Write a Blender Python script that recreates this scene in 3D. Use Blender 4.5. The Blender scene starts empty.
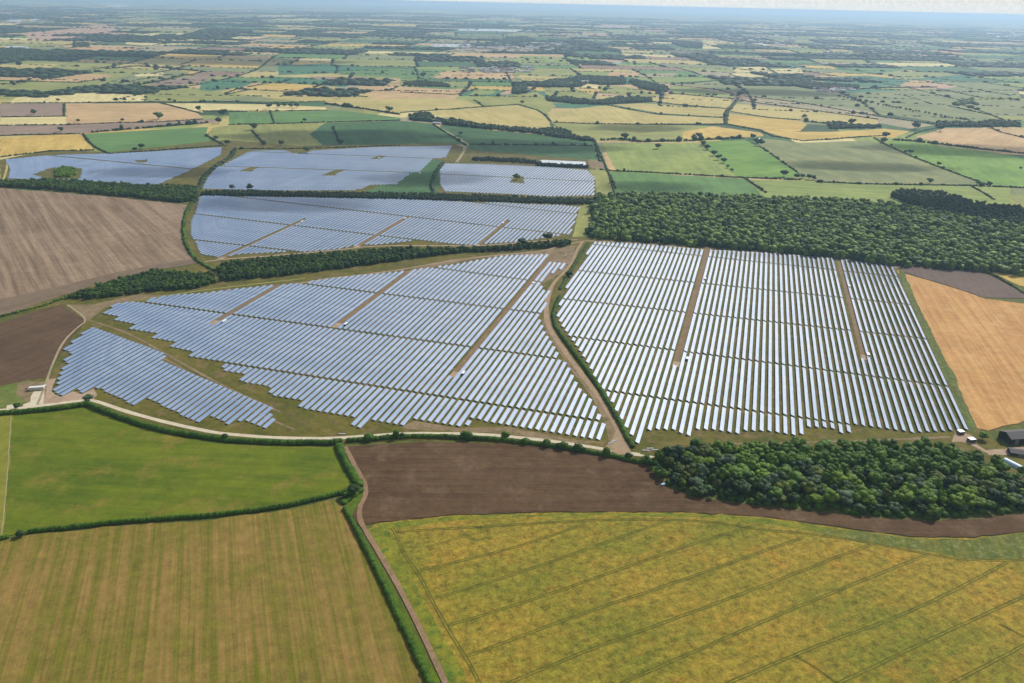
import bpy, math, random
import numpy as np
from mathutils import Matrix, Vector
PI = math.pi
rng = np.random.default_rng(7)
random.seed(7)
S = bpy.context.scene
COL = S.collection

# ------------------------------------------------------------------ camera
CAM_H = 350.0; FPX = 780.0
ROLL = math.radians(1.32); PITCH = math.atan2((341.5 - 3) * math.cos(ROLL), FPX)
ca, sa, cp, sp = math.cos(ROLL), math.sin(ROLL), math.cos(PITCH), math.sin(PITCH)
CF = np.array([0, cp, -sp]); CH = np.array([1.0, 0, 0]); CU = np.array([0, sp, cp])
CX = ca * CH + sa * CU; CY = -sa * CH + ca * CU
cd = bpy.data.cameras.new('camera'); cam = bpy.data.objects.new('camera', cd); COL.objects.link(cam)
cd.sensor_width = 36.0; cd.lens = 36.0 * FPX / 1024; cd.clip_start = 1.0; cd.clip_end = 300000
M = Matrix.Identity(4)
for r in range(3):
    M[r][0] = CX[r]; M[r][1] = CY[r]; M[r][2] = -CF[r]
M[2][3] = CAM_H
cam.matrix_world = M; S.camera = cam

def gp(px, py):                       # a pixel of the survey photograph -> the point of the ground it shows
    d = CX * (px - 512) + CY * (341.5 - py) + CF * FPX
    if d[2] > -1e-3 * np.linalg.norm(d): d[2] = -1e-3 * np.linalg.norm(d)
    t = CAM_H / -d[2]
    return (d[0] * t, d[1] * t)
T = dict(t1=(0,130,4), t2=(200,130,4), t3=(400,130,4), t4=(30,280,4), t5=(230,280,4), t6=(400,290,4), t7=(540,230,4), t8=(768,230,4),
         a=(0,60,5.12), b=(200,60,5.12), c=(400,60,5.12), d=(600,60,5.12), e=(800,60,5.12), f=(824,130,5.12),
         g1=(0,0,5.12), g2=(200,0,5.12), g3=(400,0,5.12), g4=(600,0,5.12), g5=(824,0,5.12),
         r4=(0,400,2.412), r5=(342,400,2.412), r6=(684,400,2.415), rc=(684,120,3.01), rb=(860,380,6.21), rd=(0,360,8.53), o=(0,0,1))
def P(tile, pts):
    x0, y0, s = T[tile]
    return [gp(x0 + x / s, y0 + y / s) for x, y in pts]
def PX(tile, pts):
    x0, y0, s = T[tile]
    return [(x0 + x / s, y0 + y / s) for x, y in pts]

# ------------------------------------------------------------------ object helpers
def tag(o, label=None, cat=None, group=None, kind=None):
    if label: o['label'] = label
    if cat: o['category'] = cat
    if group: o['group'] = group
    if kind: o['kind'] = kind
    return o
def empty(name, loc=(0, 0, 0), rz=0):
    o = bpy.data.objects.new(name, None); o.location = loc; o.rotation_euler.z = rz; COL.objects.link(o); return o
def link(name, me, parent=None):
    o = bpy.data.objects.new(name, me); COL.objects.link(o)
    if parent: o.parent = parent
    return o
def mesh(name, V, F, mats, fm=None, tint=None, uv=None, smooth=False):
    """V (n,3); F (m,k) array or list of faces"""
    me = bpy.data.meshes.new(name)
    V = np.asarray(V, dtype=np.float32)
    if isinstance(F, np.ndarray):
        m, k = F.shape
        me.vertices.add(len(V)); me.vertices.foreach_set('co', V.ravel())
        me.loops.add(m * k); me.loops.foreach_set('vertex_index', F.ravel().astype(np.int32))
        me.polygons.add(m); me.polygons.foreach_set('loop_start', np.arange(0, m * k, k, dtype=np.int32))
        me.polygons.foreach_set('loop_total', np.full(m, k, dtype=np.int32))
    else:
        me.from_pydata([tuple(v) for v in V.tolist()], [], F)
    for mt in (mats if isinstance(mats, (list, tuple)) else [mats]): me.materials.append(mt)
    if fm is not None: me.polygons.foreach_set('material_index', np.asarray(fm, dtype=np.int32))
    me.polygons.foreach_set('use_smooth', np.full(len(me.polygons), bool(smooth) or tint is not None))
    me.update(calc_edges=True)
    if tint is not None:
        at = me.attributes.new('tint', 'FLOAT', 'POINT'); at.data.foreach_set('value', np.asarray(tint, dtype=np.float32))
    if uv is not None:
        ul = me.uv_layers.new(name='UVMap'); ul.data.foreach_set('uv', np.asarray(uv, dtype=np.float32).ravel())
    return me
def boxes(bl):
    """list of (x0,x1,y0,y1,z0,z1) -> V,F"""
    V = []; F = []
    for (x0, x1, y0, y1, z0, z1) in bl:
        b = len(V)
        V += [(x0,y0,z0),(x1,y0,z0),(x1,y1,z0),(x0,y1,z0),(x0,y0,z1),(x1,y0,z1),(x1,y1,z1),(x0,y1,z1)]
        F += [(b,b+3,b+2,b+1),(b+4,b+5,b+6,b+7),(b,b+1,b+5,b+4),(b+1,b+2,b+6,b+5),(b+2,b+3,b+7,b+6),(b+3,b,b+4,b+7)]
    return np.array(V), np.array(F)

# ------------------------------------------------------------------ materials
def new_mat(name):
    m = bpy.data.materials.new(name); m.use_nodes = True
    nt = m.node_tree; nt.nodes.clear()
    out = nt.nodes.new('ShaderNodeOutputMaterial'); b = nt.nodes.new('ShaderNodeBsdfPrincipled')
    nt.links.new(b.outputs[0], out.inputs[0]); b.inputs['Roughness'].default_value = 0.95
    b.inputs['Specular IOR Level'].default_value = 0.15
    return m, nt, b
def mix(nt, f, a, b, mode='MIX'):
    n = nt.nodes.new('ShaderNodeMix'); n.data_type = 'RGBA'; n.blend_type = mode
    for s, v in ((0, f), (6, a), (7, b)):
        if isinstance(v, bpy.types.NodeSocket): nt.links.new(v, n.inputs[s])
        elif s == 0: n.inputs[0].default_value = v
        else: n.inputs[s].default_value = (*v, 1)
    return n.outputs[2]
def noise(nt, vec, scale, detail=3, rough=0.55):
    n = nt.nodes.new('ShaderNodeTexNoise'); n.inputs['Scale'].default_value = scale
    n.inputs['Detail'].default_value = detail; n.inputs['Roughness'].default_value = rough
    nt.links.new(vec, n.inputs['Vector']); return n.outputs[0]
def ramp(nt, v, lo, hi):
    n = nt.nodes.new('ShaderNodeMapRange'); n.interpolation_type = 'SMOOTHSTEP'
    n.inputs[1].default_value = lo; n.inputs[2].default_value = hi; nt.links.new(v, n.inputs[0]); return n.outputs[0]
def posvec(nt, ang=0.0, sc=(1, 1, 1)):
    g = nt.nodes.new('ShaderNodeNewGeometry')
    m = nt.nodes.new('ShaderNodeVectorRotate'); m.rotation_type = 'Z_AXIS'; m.inputs['Angle'].default_value = ang
    nt.links.new(g.outputs['Position'], m.inputs['Vector'])
    k = nt.nodes.new('ShaderNodeVectorMath'); k.operation = 'MULTIPLY'; k.inputs[1].default_value = sc
    nt.links.new(m.outputs[0], k.inputs[0]); return k.outputs[0]

def sat(c, k=1.14, g=0.92):
    m_ = 0.3 * c[0] + 0.6 * c[1] + 0.1 * c[2]
    return tuple(max(0.004, (m_ + (x - m_) * k) * g * t) for x, t in zip(c, (1.03, 1.0, 0.92)))
def field_mat(name, c1, c2, seg=None, per=9.0, stripe=0.6, blot=120.0, c3=None, c3amt=0.5, fine=1.6, finek=0.35, heading=None, bump=0.0, along=0.01):
    """c1/c2 base colours striped along a direction; c3 blotches; seg = two ground points giving the direction"""
    m, nt, b = new_mat(name); c1, c2 = sat(c1), sat(c2); c3 = sat(c3) if c3 is not None else None
    if seg is not None:
        d = (seg[1][0] - seg[0][0], seg[1][1] - seg[0][1]); heading = math.atan2(d[0], d[1])
    if heading is None: heading = 0.3
    # rotate so that the direction becomes +Y
    sv = posvec(nt, heading, (1.0, along * per / 3, 0))
    s1 = noise(nt, sv, 1.0 / per, 3, 0.6)
    s2 = noise(nt, sv, 3.3 / per, 2, 0.5)
    pv = posvec(nt)
    st = mix(nt, 0.4, mix(nt, ramp(nt, s1, 0.40, 0.60), (0,0,0), (1,1,1)), mix(nt, ramp(nt, s2, 0.40, 0.60), (0,0,0), (1,1,1)))
    bl = noise(nt, pv, 1.0 / blot, 4, 0.6)
    k = nt.nodes.new('ShaderNodeMath'); k.operation = 'MULTIPLY_ADD'; nt.links.new(st, k.inputs[0]); k.inputs[1].default_value = stripe
    k2 = nt.nodes.new('ShaderNodeMath'); k2.operation = 'MULTIPLY'; nt.links.new(ramp(nt, bl, 0.35, 0.65), k2.inputs[0]); k2.inputs[1].default_value = 1 - stripe
    nt.links.new(k2.outputs[0], k.inputs[2])
    colr = mix(nt, k.outputs[0], c1, c2)
    if c3 is not None:
        b3 = noise(nt, pv, 2.7 / blot, 5, 0.7)
        kk = nt.nodes.new('ShaderNodeMath'); kk.operation = 'MULTIPLY'; nt.links.new(ramp(nt, b3, 0.5, 0.68), kk.inputs[0]); kk.inputs[1].default_value = c3amt
        colr = mix(nt, kk.outputs[0], colr, c3)
    fn = noise(nt, pv, 1.0 / fine, 4, 0.75)
    fn2 = noise(nt, pv, 1.0 / (fine * 6), 3, 0.7)
    g = nt.nodes.new('ShaderNodeMath'); g.operation = 'ADD'; nt.links.new(fn, g.inputs[0]); nt.links.new(fn2, g.inputs[1])
    gr = nt.nodes.new('ShaderNodeMapRange'); gr.inputs[1].default_value = 0.7; gr.inputs[2].default_value = 1.3
    gr.inputs[3].default_value = 1 - finek; gr.inputs[4].default_value = 1 + finek; nt.links.new(g.outputs[0], gr.inputs[0])
    v = nt.nodes.new('ShaderNodeVectorMath'); v.operation = 'SCALE'; nt.links.new(colr, v.inputs[0]); nt.links.new(gr.outputs[0], v.inputs['Scale'])
    nt.links.new(v.outputs[0], b.inputs['Base Color'])
    if bump:
        bp = nt.nodes.new('ShaderNodeBump'); bp.inputs['Strength'].default_value = 1.0; bp.inputs['Distance'].default_value = bump
        ad = nt.nodes.new('ShaderNodeMath'); ad.operation = 'MULTIPLY_ADD'; nt.links.new(fn2, ad.inputs[0]); ad.inputs[1].default_value = 3.0; nt.links.new(fn, ad.inputs[2])
        nt.links.new(ad.outputs[0], bp.inputs['Height']); nt.links.new(bp.outputs[0], b.inputs['Normal'])
    return m

def leaf_mat(name, dark, light, rnd=0.35):
    m, nt, b = new_mat(name)
    at = nt.nodes.new('ShaderNodeAttribute'); at.attribute_name = 'tint'
    oi = nt.nodes.new('ShaderNodeObjectInfo')
    a = nt.nodes.new('ShaderNodeMath'); a.operation = 'MULTIPLY_ADD'; nt.links.new(oi.outputs['Random'], a.inputs[0]); a.inputs[1].default_value = rnd
    nt.links.new(at.outputs['Fac'], a.inputs[2])
    n = noise(nt, posvec(nt), 0.9, 3, 0.7)
    a2 = nt.nodes.new('ShaderNodeMath'); a2.operation = 'MULTIPLY_ADD'; nt.links.new(n, a2.inputs[0]); a2.inputs[1].default_value = 0.7; nt.links.new(a.outputs[0], a2.inputs[2])
    a3 = nt.nodes.new('ShaderNodeMath'); a3.operation = 'MULTIPLY_ADD'; nt.links.new(noise(nt, posvec(nt), 1 / 38.0, 3, 0.6), a3.inputs[0]); a3.inputs[1].default_value = 0.9; nt.links.new(a2.outputs[0], a3.inputs[2]); a2 = a3
    s = nt.nodes.new('ShaderNodeMath'); s.operation = 'SUBTRACT'; nt.links.new(a2.outputs[0], s.inputs[0]); s.inputs[1].default_value = 0.78; s.use_clamp = True
    nt.links.new(mix(nt, s.outputs[0], sat(dark, 1.2, 1.0), sat(light, 1.2, 1.25)), b.inputs['Base Color'])
    b.inputs['Roughness'].default_value = 0.7
    return m
def plain(name, c, rough=0.8, metal=0.0, var=0.12, sc=0.5):
    m, nt, b = new_mat(name)
    n = noise(nt, posvec(nt), sc, 4, 0.7)
    nt.links.new(mix(nt, n, tuple(x * (1 - var) for x in c), tuple(x * (1 + var) for x in c)), b.inputs['Base Color'])
    b.inputs['Roughness'].default_value = rough; b.inputs['Metallic'].default_value = metal
    b.inputs['Specular IOR Level'].default_value = 0.4
    return m

def panel_mat(name):
    m, nt, b = new_mat(name)
    uv = nt.nodes.new('ShaderNodeUVMap')
    sx = nt.nodes.new('ShaderNodeSeparateXYZ'); nt.links.new(uv.outputs[0], sx.inputs[0])
    def line(sock, period, w, off=0.0):
        a = nt.nodes.new('ShaderNodeMath'); a.operation = 'ADD'; a.inputs[1].default_value = off; nt.links.new(sock, a.inputs[0])
        p = nt.nodes.new('ShaderNodeMath'); p.operation = 'PINGPONG'; p.inputs[1].default_value = period / 2; nt.links.new(a.outputs[0], p.inputs[0])
        c = nt.nodes.new('ShaderNodeMath'); c.operation = 'LESS_THAN'; c.inputs[1].default_value = w; nt.links.new(p.outputs[0], c.inputs[0])
        return c.outputs[0]
    l1 = line(sx.outputs[1], 1.0, 0.02); l2 = line(sx.outputs[0], 2.1, 0.03)
    mx = nt.nodes.new('ShaderNodeMath'); mx.operation = 'MAXIMUM'; nt.links.new(l1, mx.inputs[0]); nt.links.new(l2, mx.inputs[1])
    wn = nt.nodes.new('ShaderNodeTexWhiteNoise'); wn.noise_dimensions = '3D'
    fl = nt.nodes.new('ShaderNodeVectorMath'); fl.operation = 'FLOOR'
    scv = nt.nodes.new('ShaderNodeVectorMath'); scv.operation = 'MULTIPLY'; scv.inputs[1].default_value = (1 / 2.1, 0.125, 1); nt.links.new(uv.outputs[0], scv.inputs[0])
    nt.links.new(scv.outputs[0], fl.inputs[0]); nt.links.new(fl.outputs[0], wn.inputs[0])
    big = noise(nt, posvec(nt), 1 / 60.0, 3, 0.6)
    ad = nt.nodes.new('ShaderNodeMath'); ad.operation = 'MULTIPLY'; nt.links.new(wn.outputs[0], ad.inputs[0]); nt.links.new(big, ad.inputs[1])
    c = mix(nt, ad.outputs[0], PANEL_A, PANEL_B)
    nt.links.new(mix(nt, mx.outputs[0], c, (0.45, 0.46, 0.48)), b.inputs['Base Color'])
    b.inputs['Roughness'].default_value = PANEL_R; b.inputs['Specular IOR Level'].default_value = PANEL_S
    b.inputs['IOR'].default_value = 1.5; b.inputs['Coat Weight'].default_value = 0.75; b.inputs['Coat Roughness'].default_value = 0.07; b.inputs['Coat IOR'].default_value = 1.6
    b.inputs['Metallic'].default_value = PANEL_M
    return m
PANEL_A = (0.10, 0.18, 0.33); PANEL_B = (0.24, 0.33, 0.46); PANEL_R = 0.5; PANEL_S = 0.5; PANEL_M = 0.08

# ------------------------------------------------------------------ ground and fields
LAYER = [0]
def nextz():
    LAYER[0] += 1; return 0.02 + 0.004 * LAYER[0]
def densify(pts, jit=0.5, closed=True):
    out = []; n = len(pts)
    for i in range(n if closed else n - 1):
        p = np.array(pts[i]); q = np.array(pts[(i + 1) % n]); L = np.linalg.norm(q - p)
        dist = max(300, np.linalg.norm((p + q) / 2)); step = max(5.0, dist * 0.012)
        k = max(1, int(L / step)); nrm = np.array([-(q - p)[1], (q - p)[0]]) / max(L, 1e-6)
        for j in range(k):
            o = 0 if j == 0 else random.gauss(0, jit * (1 + dist / 2500))
            out.append(tuple(p + (q - p) * j / k + nrm * o))
    if not closed: out.append(tuple(pts[-1]))
    return out
def sheet(name, pts, mat, jit=0.5, z=None):
    pts = densify(pts, jit); z = nextz() if z is None else z
    me = mesh(name, [(x, y, z) for x, y in pts], [tuple(range(len(pts)))], mat)
    # keep the face looking up
    if me.polygons[0].normal.z < 0: me.flip_normals()
    return tag(link(name, me), kind='structure')
def smooth_line(pts, it=2):
    pts = [np.array(p, float) for p in pts]
    for _ in range(it):
        q = [pts[0]]
        for i in range(len(pts) - 1):
            q += [pts[i] * .75 + pts[i + 1] * .25, pts[i] * .25 + pts[i + 1] * .75]
        pts = q + [pts[-1]]
    return pts
def ribbon_vf(pts, w, z, jit=0.12):
    pts = [np.array(p, float) for p in pts]; V = []; F = []
    for i, p in enumerate(pts):
        d = pts[min(i + 1, len(pts) - 1)] - pts[max(i - 1, 0)]; d /= max(np.linalg.norm(d), 1e-6); n = np.array([-d[1], d[0]])
        a = w / 2 * (1 + random.uniform(-jit, jit)); b = w / 2 * (1 + random.uniform(-jit, jit))
        V += [(*(p + n * a), z), (*(p - n * b), z)]
        if i: k = 2 * i; F.append((k - 2, k - 1, k + 1, k))
    return V, F
def ribbon(name, pts, w, mat, smooth=2, jit=0.12):
    pts = smooth_line(pts, smooth); V, F = ribbon_vf(pts, w, nextz(), jit)
    return tag(link(name, mesh(name, V, F, mat)), kind='structure')

C = dict(
 gold=((0.42,0.31,0.11),(0.50,0.38,0.15)), straw=((0.36,0.32,0.14),(0.44,0.38,0.18)), pale=((0.50,0.45,0.24),(0.58,0.52,0.30)),
 tan=((0.40,0.29,0.17),(0.47,0.35,0.21)), pink=((0.38,0.27,0.20),(0.45,0.32,0.24)), green=((0.09,0.175,0.07),(0.125,0.22,0.085)),
 bright=((0.11,0.22,0.055),(0.17,0.27,0.075)), dgreen=((0.045,0.10,0.045),(0.065,0.135,0.06)), teal=((0.045,0.13,0.08),(0.07,0.17,0.10)),
 olive=((0.20,0.23,0.09),(0.27,0.28,0.11)), yg=((0.18,0.24,0.085),(0.25,0.30,0.11)), gg=((0.15,0.19,0.10),(0.225,0.24,0.125)),
 gtan=((0.27,0.25,0.18),(0.33,0.29,0.20)), brown=((0.19,0.135,0.105),(0.25,0.18,0.14)), gbrown=((0.22,0.17,0.15),(0.27,0.21,0.17)),
 white=((0.7,0.7,0.66),(0.8,0.8,0.76)), orange=((0.45,0.25,0.15),(0.52,0.30,0.18)), wood=((0.03,0.06,0.03),(0.05,0.09,0.04)))
FM = {}
def fmat(key, seg=None, **kw):
    k = (key, None if seg is None else tuple(map(lambda s: (round(s[0]), round(s[1])), seg)))
    if k not in FM:
        kw.setdefault('per', 16); kw.setdefault('stripe', 0.55); kw.setdefault('blot', 160); kw.setdefault('fine', 5.0); kw.setdefault('finek', 0.16)
        c1, c2 = C[key]; c1 = tuple(v * 0.86 for v in c1); c2 = tuple(v * 1.08 for v in c2)
        FM[k] = field_mat('crop_' + key, c1, c2, seg=seg, **kw)
    return FM[k]

# base countryside sheet to the horizon
base_mat = field_mat('grassland', (0.06,0.10,0.045), (0.12,0.16,0.07), per=300, stripe=0.4, blot=900, fine=40, finek=0.3, c3=(0.25,0.22,0.12), c3amt=0.5)
me = mesh('ground', [(-95000,-3000,0),(95000,-3000,0),(95000,98000,0),(-95000,98000,0)], [(0,1,2,3)], base_mat)
tag(link('ground', me), kind='structure')

# far patchwork of fields: one sheet of faces out to 40 km
def warp(x, y):
    return (x + 90 * math.sin(y / 610 + 1.3) + 60 * math.sin(x / 430 + y / 900) + 0.12 * y * math.sin(x / 5200),
            y + 80 * math.sin(x / 520 + 0.7) + 50 * math.sin(y / 370 + x / 800))
far_cells = []
def split(x0, x1, y0, y1, dep=0):
    cx, cy = (x0 + x1) / 2, (y0 + y1) / 2; d = math.hypot(cx, cy)
    if abs(cx) - (x1 - x0) > 0.95 * (y1 + 600): return
    lim = 170 + 0.022 * d
    w, h = x1 - x0, y1 - y0
    if max(w, h) < lim * random.uniform(1.0, 2.3) and dep > 4:
        far_cells.append((x0, x1, y0, y1)); return
    t = random.uniform(0.38, 0.62)
    if w * random.uniform(0.8, 1.2) > h * 1.25: split(x0, x0 + w * t, y0, y1, dep + 1); split(x0 + w * t, x1, y0, y1, dep + 1)
    else: split(x0, x1, y0, y0 + h * t, dep + 1); split(x0, x1, y0 + h * t, y1, dep + 1)
split(-34000, 34000, 1300, 36000)
keys = ['gold','straw','pale','tan','green','olive','yg','gg','gtan','brown','dgreen','teal','wood','pink']
wts = np.array([6,9,4,6,9,12,6,13,6,3,8,2.5,9,2.0]); wts /= wts.sum()
wfar = np.array([2.5,6,3,4,7,11,4,15,7,4,14,2,26,2.0]); wfar /= wfar.sum()
V = []; F = []; fm = []; cellkey = []
for (x0, x1, y0, y1) in far_cells:
    b = len(V); ring = []
    for (ax, ay, bx, by) in ((x0,y0,x1,y0),(x1,y0,x1,y1),(x1,y1,x0,y1),(x0,y1,x0,y0)):
        for t in (0, 0.25, 0.5, 0.75): ring.append(warp(ax + (bx - ax) * t, ay + (by - ay) * t))
    V += [(x, y, 0.012) for x, y in ring]; F.append(tuple(range(b, b + 16)))
    k = int(rng.choice(len(keys), p=wts if y0 < 5600 else wfar)); fm.append(k); cellkey.append(keys[k])
me = mesh('farmland', V, F, [fmat(k) for k in keys], fm)
tag(link('farmland', me), kind='structure')

# ------------------------------------------------------------------ near and middle fields (traced on the ground plane)
def F_(tile, pts, key, name='field', seg=None, **kw):
    if seg is None and not kw and isinstance(key, str) and key not in ('white', 'wood'):
        W_ = P(tile, pts); i_ = random.randrange(2); L_ = [(W_[i_], W_[i_ + 1])] if len(W_) > 2 else None
        a_ = round(math.atan2(L_[0][1][0] - L_[0][0][0], L_[0][1][1] - L_[0][0][1]) / 0.35) * 0.35
        k_ = (key, 'h', a_)
        if k_ not in FM:
            c1, c2 = C[key]; FM[k_] = field_mat('crop_' + key, tuple(v * 0.84 for v in c1), tuple(v * 1.08 for v in c2), heading=a_, per=20, stripe=0.6, blot=200, fine=5.0, finek=0.16)
        return sheet(name, P(tile, pts), FM[k_])
    m = fmat(key, None if seg is None else P(*seg), **kw) if not hasattr(key, 'node_tree') else key
    return sheet(name, P(tile, pts), m)
# middle distance, far to near
F_('g1', [(130,160),(300,150),(560,135),(690,185),(640,205),(440,218),(140,200)], 'pink')
F_('g1', [(700,175),(1024,165),(1024,225),(760,235),(640,225)], 'pale')
F_('g2', [(0,175),(280,180),(230,215),(0,225)], 'pale')
F_('g2', [(0,290),(200,295),(440,310),(360,335),(100,325),(0,310)], 'straw')
F_('g2', [(290,255),(520,258),(520,275),(300,275)], 'pink')
F_('g2', [(400,335),(640,325),(900,345),(700,375),(400,385)], 'teal')
F_('g3', [(550,240),(640,215),(710,215),(760,240),(720,252)], 'pale')
F_('g3', [(710,215),(960,240),(900,248),(770,240)], 'tan')
F_('g3', [(545,325),(620,285),(800,290),(700,325)], 'yg')
F_('g3', [(700,320),(820,290),(1024,285),(1024,330)], 'yg')
F_('g4', [(520,235),(560,215),(650,238),(640,250),(530,250)], 'pale')
F_('g5', [(560,255),(700,250),(780,270),(650,278),(600,268)], 'orange')
F_('g5', [(450,256),(500,258),(500,270),(465,268)], 'white')
F_('a', [(0,20),(300,22),(240,42),(0,45)], 'straw')
F_('a', [(0,65),(180,60),(580,78),(520,100),(380,112),(0,103)], 'tan')
F_('a', [(540,115),(690,70),(840,50),(980,60),(820,105),(620,122)], 'gg')
F_('a', [(690,75),(830,60),(850,80),(700,85)], 'pale')
F_('a', [(740,135),(860,100),(1024,80),(1124,80),(1024,110),(880,140)], 'gbrown')
F_('a', [(0,110),(190,115),(20,158),(0,155)], 'olive')
F_('a', [(20,160),(200,118),(420,125),(330,172)], 'olive')
F_('a', [(0,165),(100,170),(60,205),(0,205)], 'olive')
F_('a', [(720,155),(1024,158),(1250,185),(1024,213),(745,212),(740,180)], 'olive')
F_('a', [(60,205),(130,175),(335,175),(440,132),(620,135),(630,165),(740,185),(735,212),(60,218)], 'pale')
F_('b', [(0,112),(130,95),(290,110),(230,135),(60,160),(0,155)], 'teal')
F_('b', [(340,85),(560,90),(800,115),(740,140),(600,128),(380,115)], 'teal')
F_('b', [(560,85),(860,88),(840,105),(600,100)], 'gbrown')
F_('b', [(860,50),(1024,45),(1024,90),(700,75)], 'green')
F_('b', [(90,160),(190,148),(400,160),(640,170),(900,180),(860,205),(530,215),(340,192)], 'straw')
F_('b', [(190,150),(380,117),(600,130),(750,152),(860,180),(640,170),(400,160)], 'gold')
F_('b', [(800,145),(850,120),(1024,122),(1024,158),(880,155)], 'tan')
F_('b', [(900,95),(1024,95),(1024,118),(890,112)], 'tan')
F_('b', [(0,222),(380,228),(640,240),(650,256),(360,260),(0,262)], 'pale')
F_('b', [(640,215),(1024,200),(1124,205),(1224,240),(1150,255),(1024,275),(860,262)], 'straw')
F_('b', [(148,268),(360,265),(380,325),(148,330)], 'green')
F_('b', [(365,265),(720,258),(1024,295),(1030,308),(385,325)], 'green')
bigd = fmat('dgreen', P('b', [(380,330),(460,445)]), per=22)
sheet('field', P('b', [(70,345),(150,335),(700,320),(1024,312),(1180,325),(1354,425),(1354,432),(1024,438),(700,450),(200,455),(110,430),(35,380)]), fmat('olive', P('b', [(380,330),(430,445)]), per=22))
F_('b', [(640,322),(1024,312),(1180,325),(1354,425),(1354,432),(1024,438),(700,450),(640,450),(560,380)], bigd)
F_('c', [(0,45),(240,50),(150,90),(100,100),(0,98)], 'green')
F_('c', [(240,55),(570,65),(590,100),(170,92)], 'tan')
F_('c', [(590,75),(820,90),(700,110),(620,100)], 'straw')
F_('c', [(0,135),(230,150),(380,145),(320,170),(230,180),(0,165)], 'tan')
F_('c', [(350,180),(400,148),(510,150),(470,175)], 'yg')
F_('c', [(500,178),(570,150),(570,175)], 'pink')
F_('c', [(430,240),(350,200),(560,180),(700,165),(760,200),(800,240),(740,255),(620,225),(560,225)], 'olive')
F_('c', [(0,195),(230,195),(330,205),(430,240),(250,252),(0,265)], 'straw')
F_('c', [(100,268),(600,230),(720,265),(770,320),(740,370),(600,345),(420,325),(250,295)], 'straw')
F_('c', [(240,345),(420,355),(700,380),(850,395),(990,415),(990,432),(355,430),(300,395)], 'dgreen')
F_('c', [(355,435),(990,440),(1015,510),(720,505),(540,512),(370,505),(310,515)], bigd)
F_('c', [(0,0),(1,0),(1,1)], 'olive') if False else None
F_('c', [(730,140),(900,145),(1010,190),(990,205),(760,200)], 'olive')
F_('c', [(770,320),(1024,330),(1500,335),(1644,340),(1464,372),(1444,412),(1224,420),(1024,412),(900,400),(830,350)], 'olive')
F_('d', [(0,130),(130,135),(310,180),(260,195),(0,170)], 'olive')
F_('d', [(150,90),(500,90),(700,100),(460,110),(300,115)], 'yg')
F_('d', [(20,85),(60,60),(205,60),(190,88)], 'tan')
F_('d', [(210,70),(400,68),(360,88),(200,88)], 'gtan')
F_('d', [(400,125),(600,108),(860,110),(1024,130),(1174,180),(1344,165),(1724,145),(1904,185),(1954,205),(1794,235),(1994,290),(1964,310),(1734,320),(1424,270),(1024,215),(740,180),(600,150)], 'gg')
F_('d', [(665,40),(850,33),(870,58),(700,65)], 'pale')
F_('d', [(660,70),(880,60),(950,98),(870,107),(760,100)], 'pale')
F_('d', [(870,45),(1024,42),(1050,80),(960,90)], 'pale')
F_('d', [(355,135),(420,132),(690,180),(690,195),(370,170)], 'yg')
F_('d', [(280,205),(360,172),(670,200),(670,225),(650,245),(300,218)], 'straw')
F_('d', [(60,228),(200,222),(650,250),(640,290),(300,272)], 'straw')
F_('d', [(0,235),(60,235),(300,280),(640,300),(640,325),(0,328),(-250,318),(-270,265)], 'straw', seg=('d', [(20,240),(150,325)]))
F_('d', [(720,205),(800,195),(1024,220),(1424,288),(1714,335),(1584,352),(1024,248),(730,220)], 'gtan')
F_('d', [(660,265),(700,225),(1024,250),(1424,305),(1424,345),(1174,325),(1024,305),(860,292)], 'straw')
F_('d', [(655,275),(860,297),(1024,312),(1060,330),(1024,365),(900,370),(820,355),(655,325)], 'gold')
F_('d', [(820,360),(1024,368),(1184,368),(1454,352),(1584,365),(1504,400),(1324,390),(1024,412),(940,395)], 'gold')
F_('d', [(430,410),(420,370),(580,340),(820,372),(840,390),(700,400)], 'gold')
F_('e', [(590,395),(740,350),(1100,345),(1250,400),(1150,455),(960,455),(700,420)], 'tan')
F_('e', [(720,150),(860,130),(1124,140),(1124,190),(940,190)], 'gg')
F_('e', [(780,240),(900,205),(1154,210),(1154,290),(1024,285)], 'gg')
F_('e', [(80,90),(330,80),(560,100),(860,70),(900,95),(560,130),(330,140),(120,110)], 'teal')
F_('e', [(170,40),(300,25),(600,45),(440,65),(250,70)], 'green')
F_('e', [(510,130),(560,105),(680,105),(660,130)], 'tan')
F_('d', [(15,430),(500,425),(600,500),(690,598),(320,578),(60,565)], 'yg', seg=('d', [(250,440),(340,575)]), per=26)
F_('d', [(15,475),(35,475),(80,563),(40,565)], 'tan')
F_('d', [(515,420),(740,410),(830,455),(1010,580),(990,603),(740,603),(695,600),(600,500)], 'bright')
F_('d', [(830,455),(790,402),(900,408),(1030,425),(1384,412),(1494,455),(1924,635),(1684,640),(1354,630),(1104,620),(1010,575)], 'gg', seg=('e', [(150,430),(700,600)]), per=24, c3=(0.27,0.27,0.13))
F_('f', [(330,55),(420,60),(870,115),(1100,165),(1100,295),(860,285),(560,185),(360,95)], 'bright', c3=(0.26,0.36,0.12))
F_('d', [(60,572),(740,608),(850,700),(80,700),(60,640)], 'green')
F_('d', [(760,612),(1104,625),(1354,635),(1904,645),(2100,655),(2100,800),(850,720)], 'yg')
F_('a', [(0,226),(330,224),(328,285),(0,292)], 'gbrown')
F_('a', [(0,295),(345,290),(340,330),(0,332)], 'pale')
F_('a', [(335,224),(810,221),(1010,270),(1040,300),(830,318),(340,330)], 'tan')
F_('a', [(820,222),(1040,222),(1040,270)], 'pale')
F_('a', [(0,336),(340,332),(1060,304),(1124,300),(1124,318),(1024,328),(560,365),(410,378),(0,385)], 'gbrown')
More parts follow.
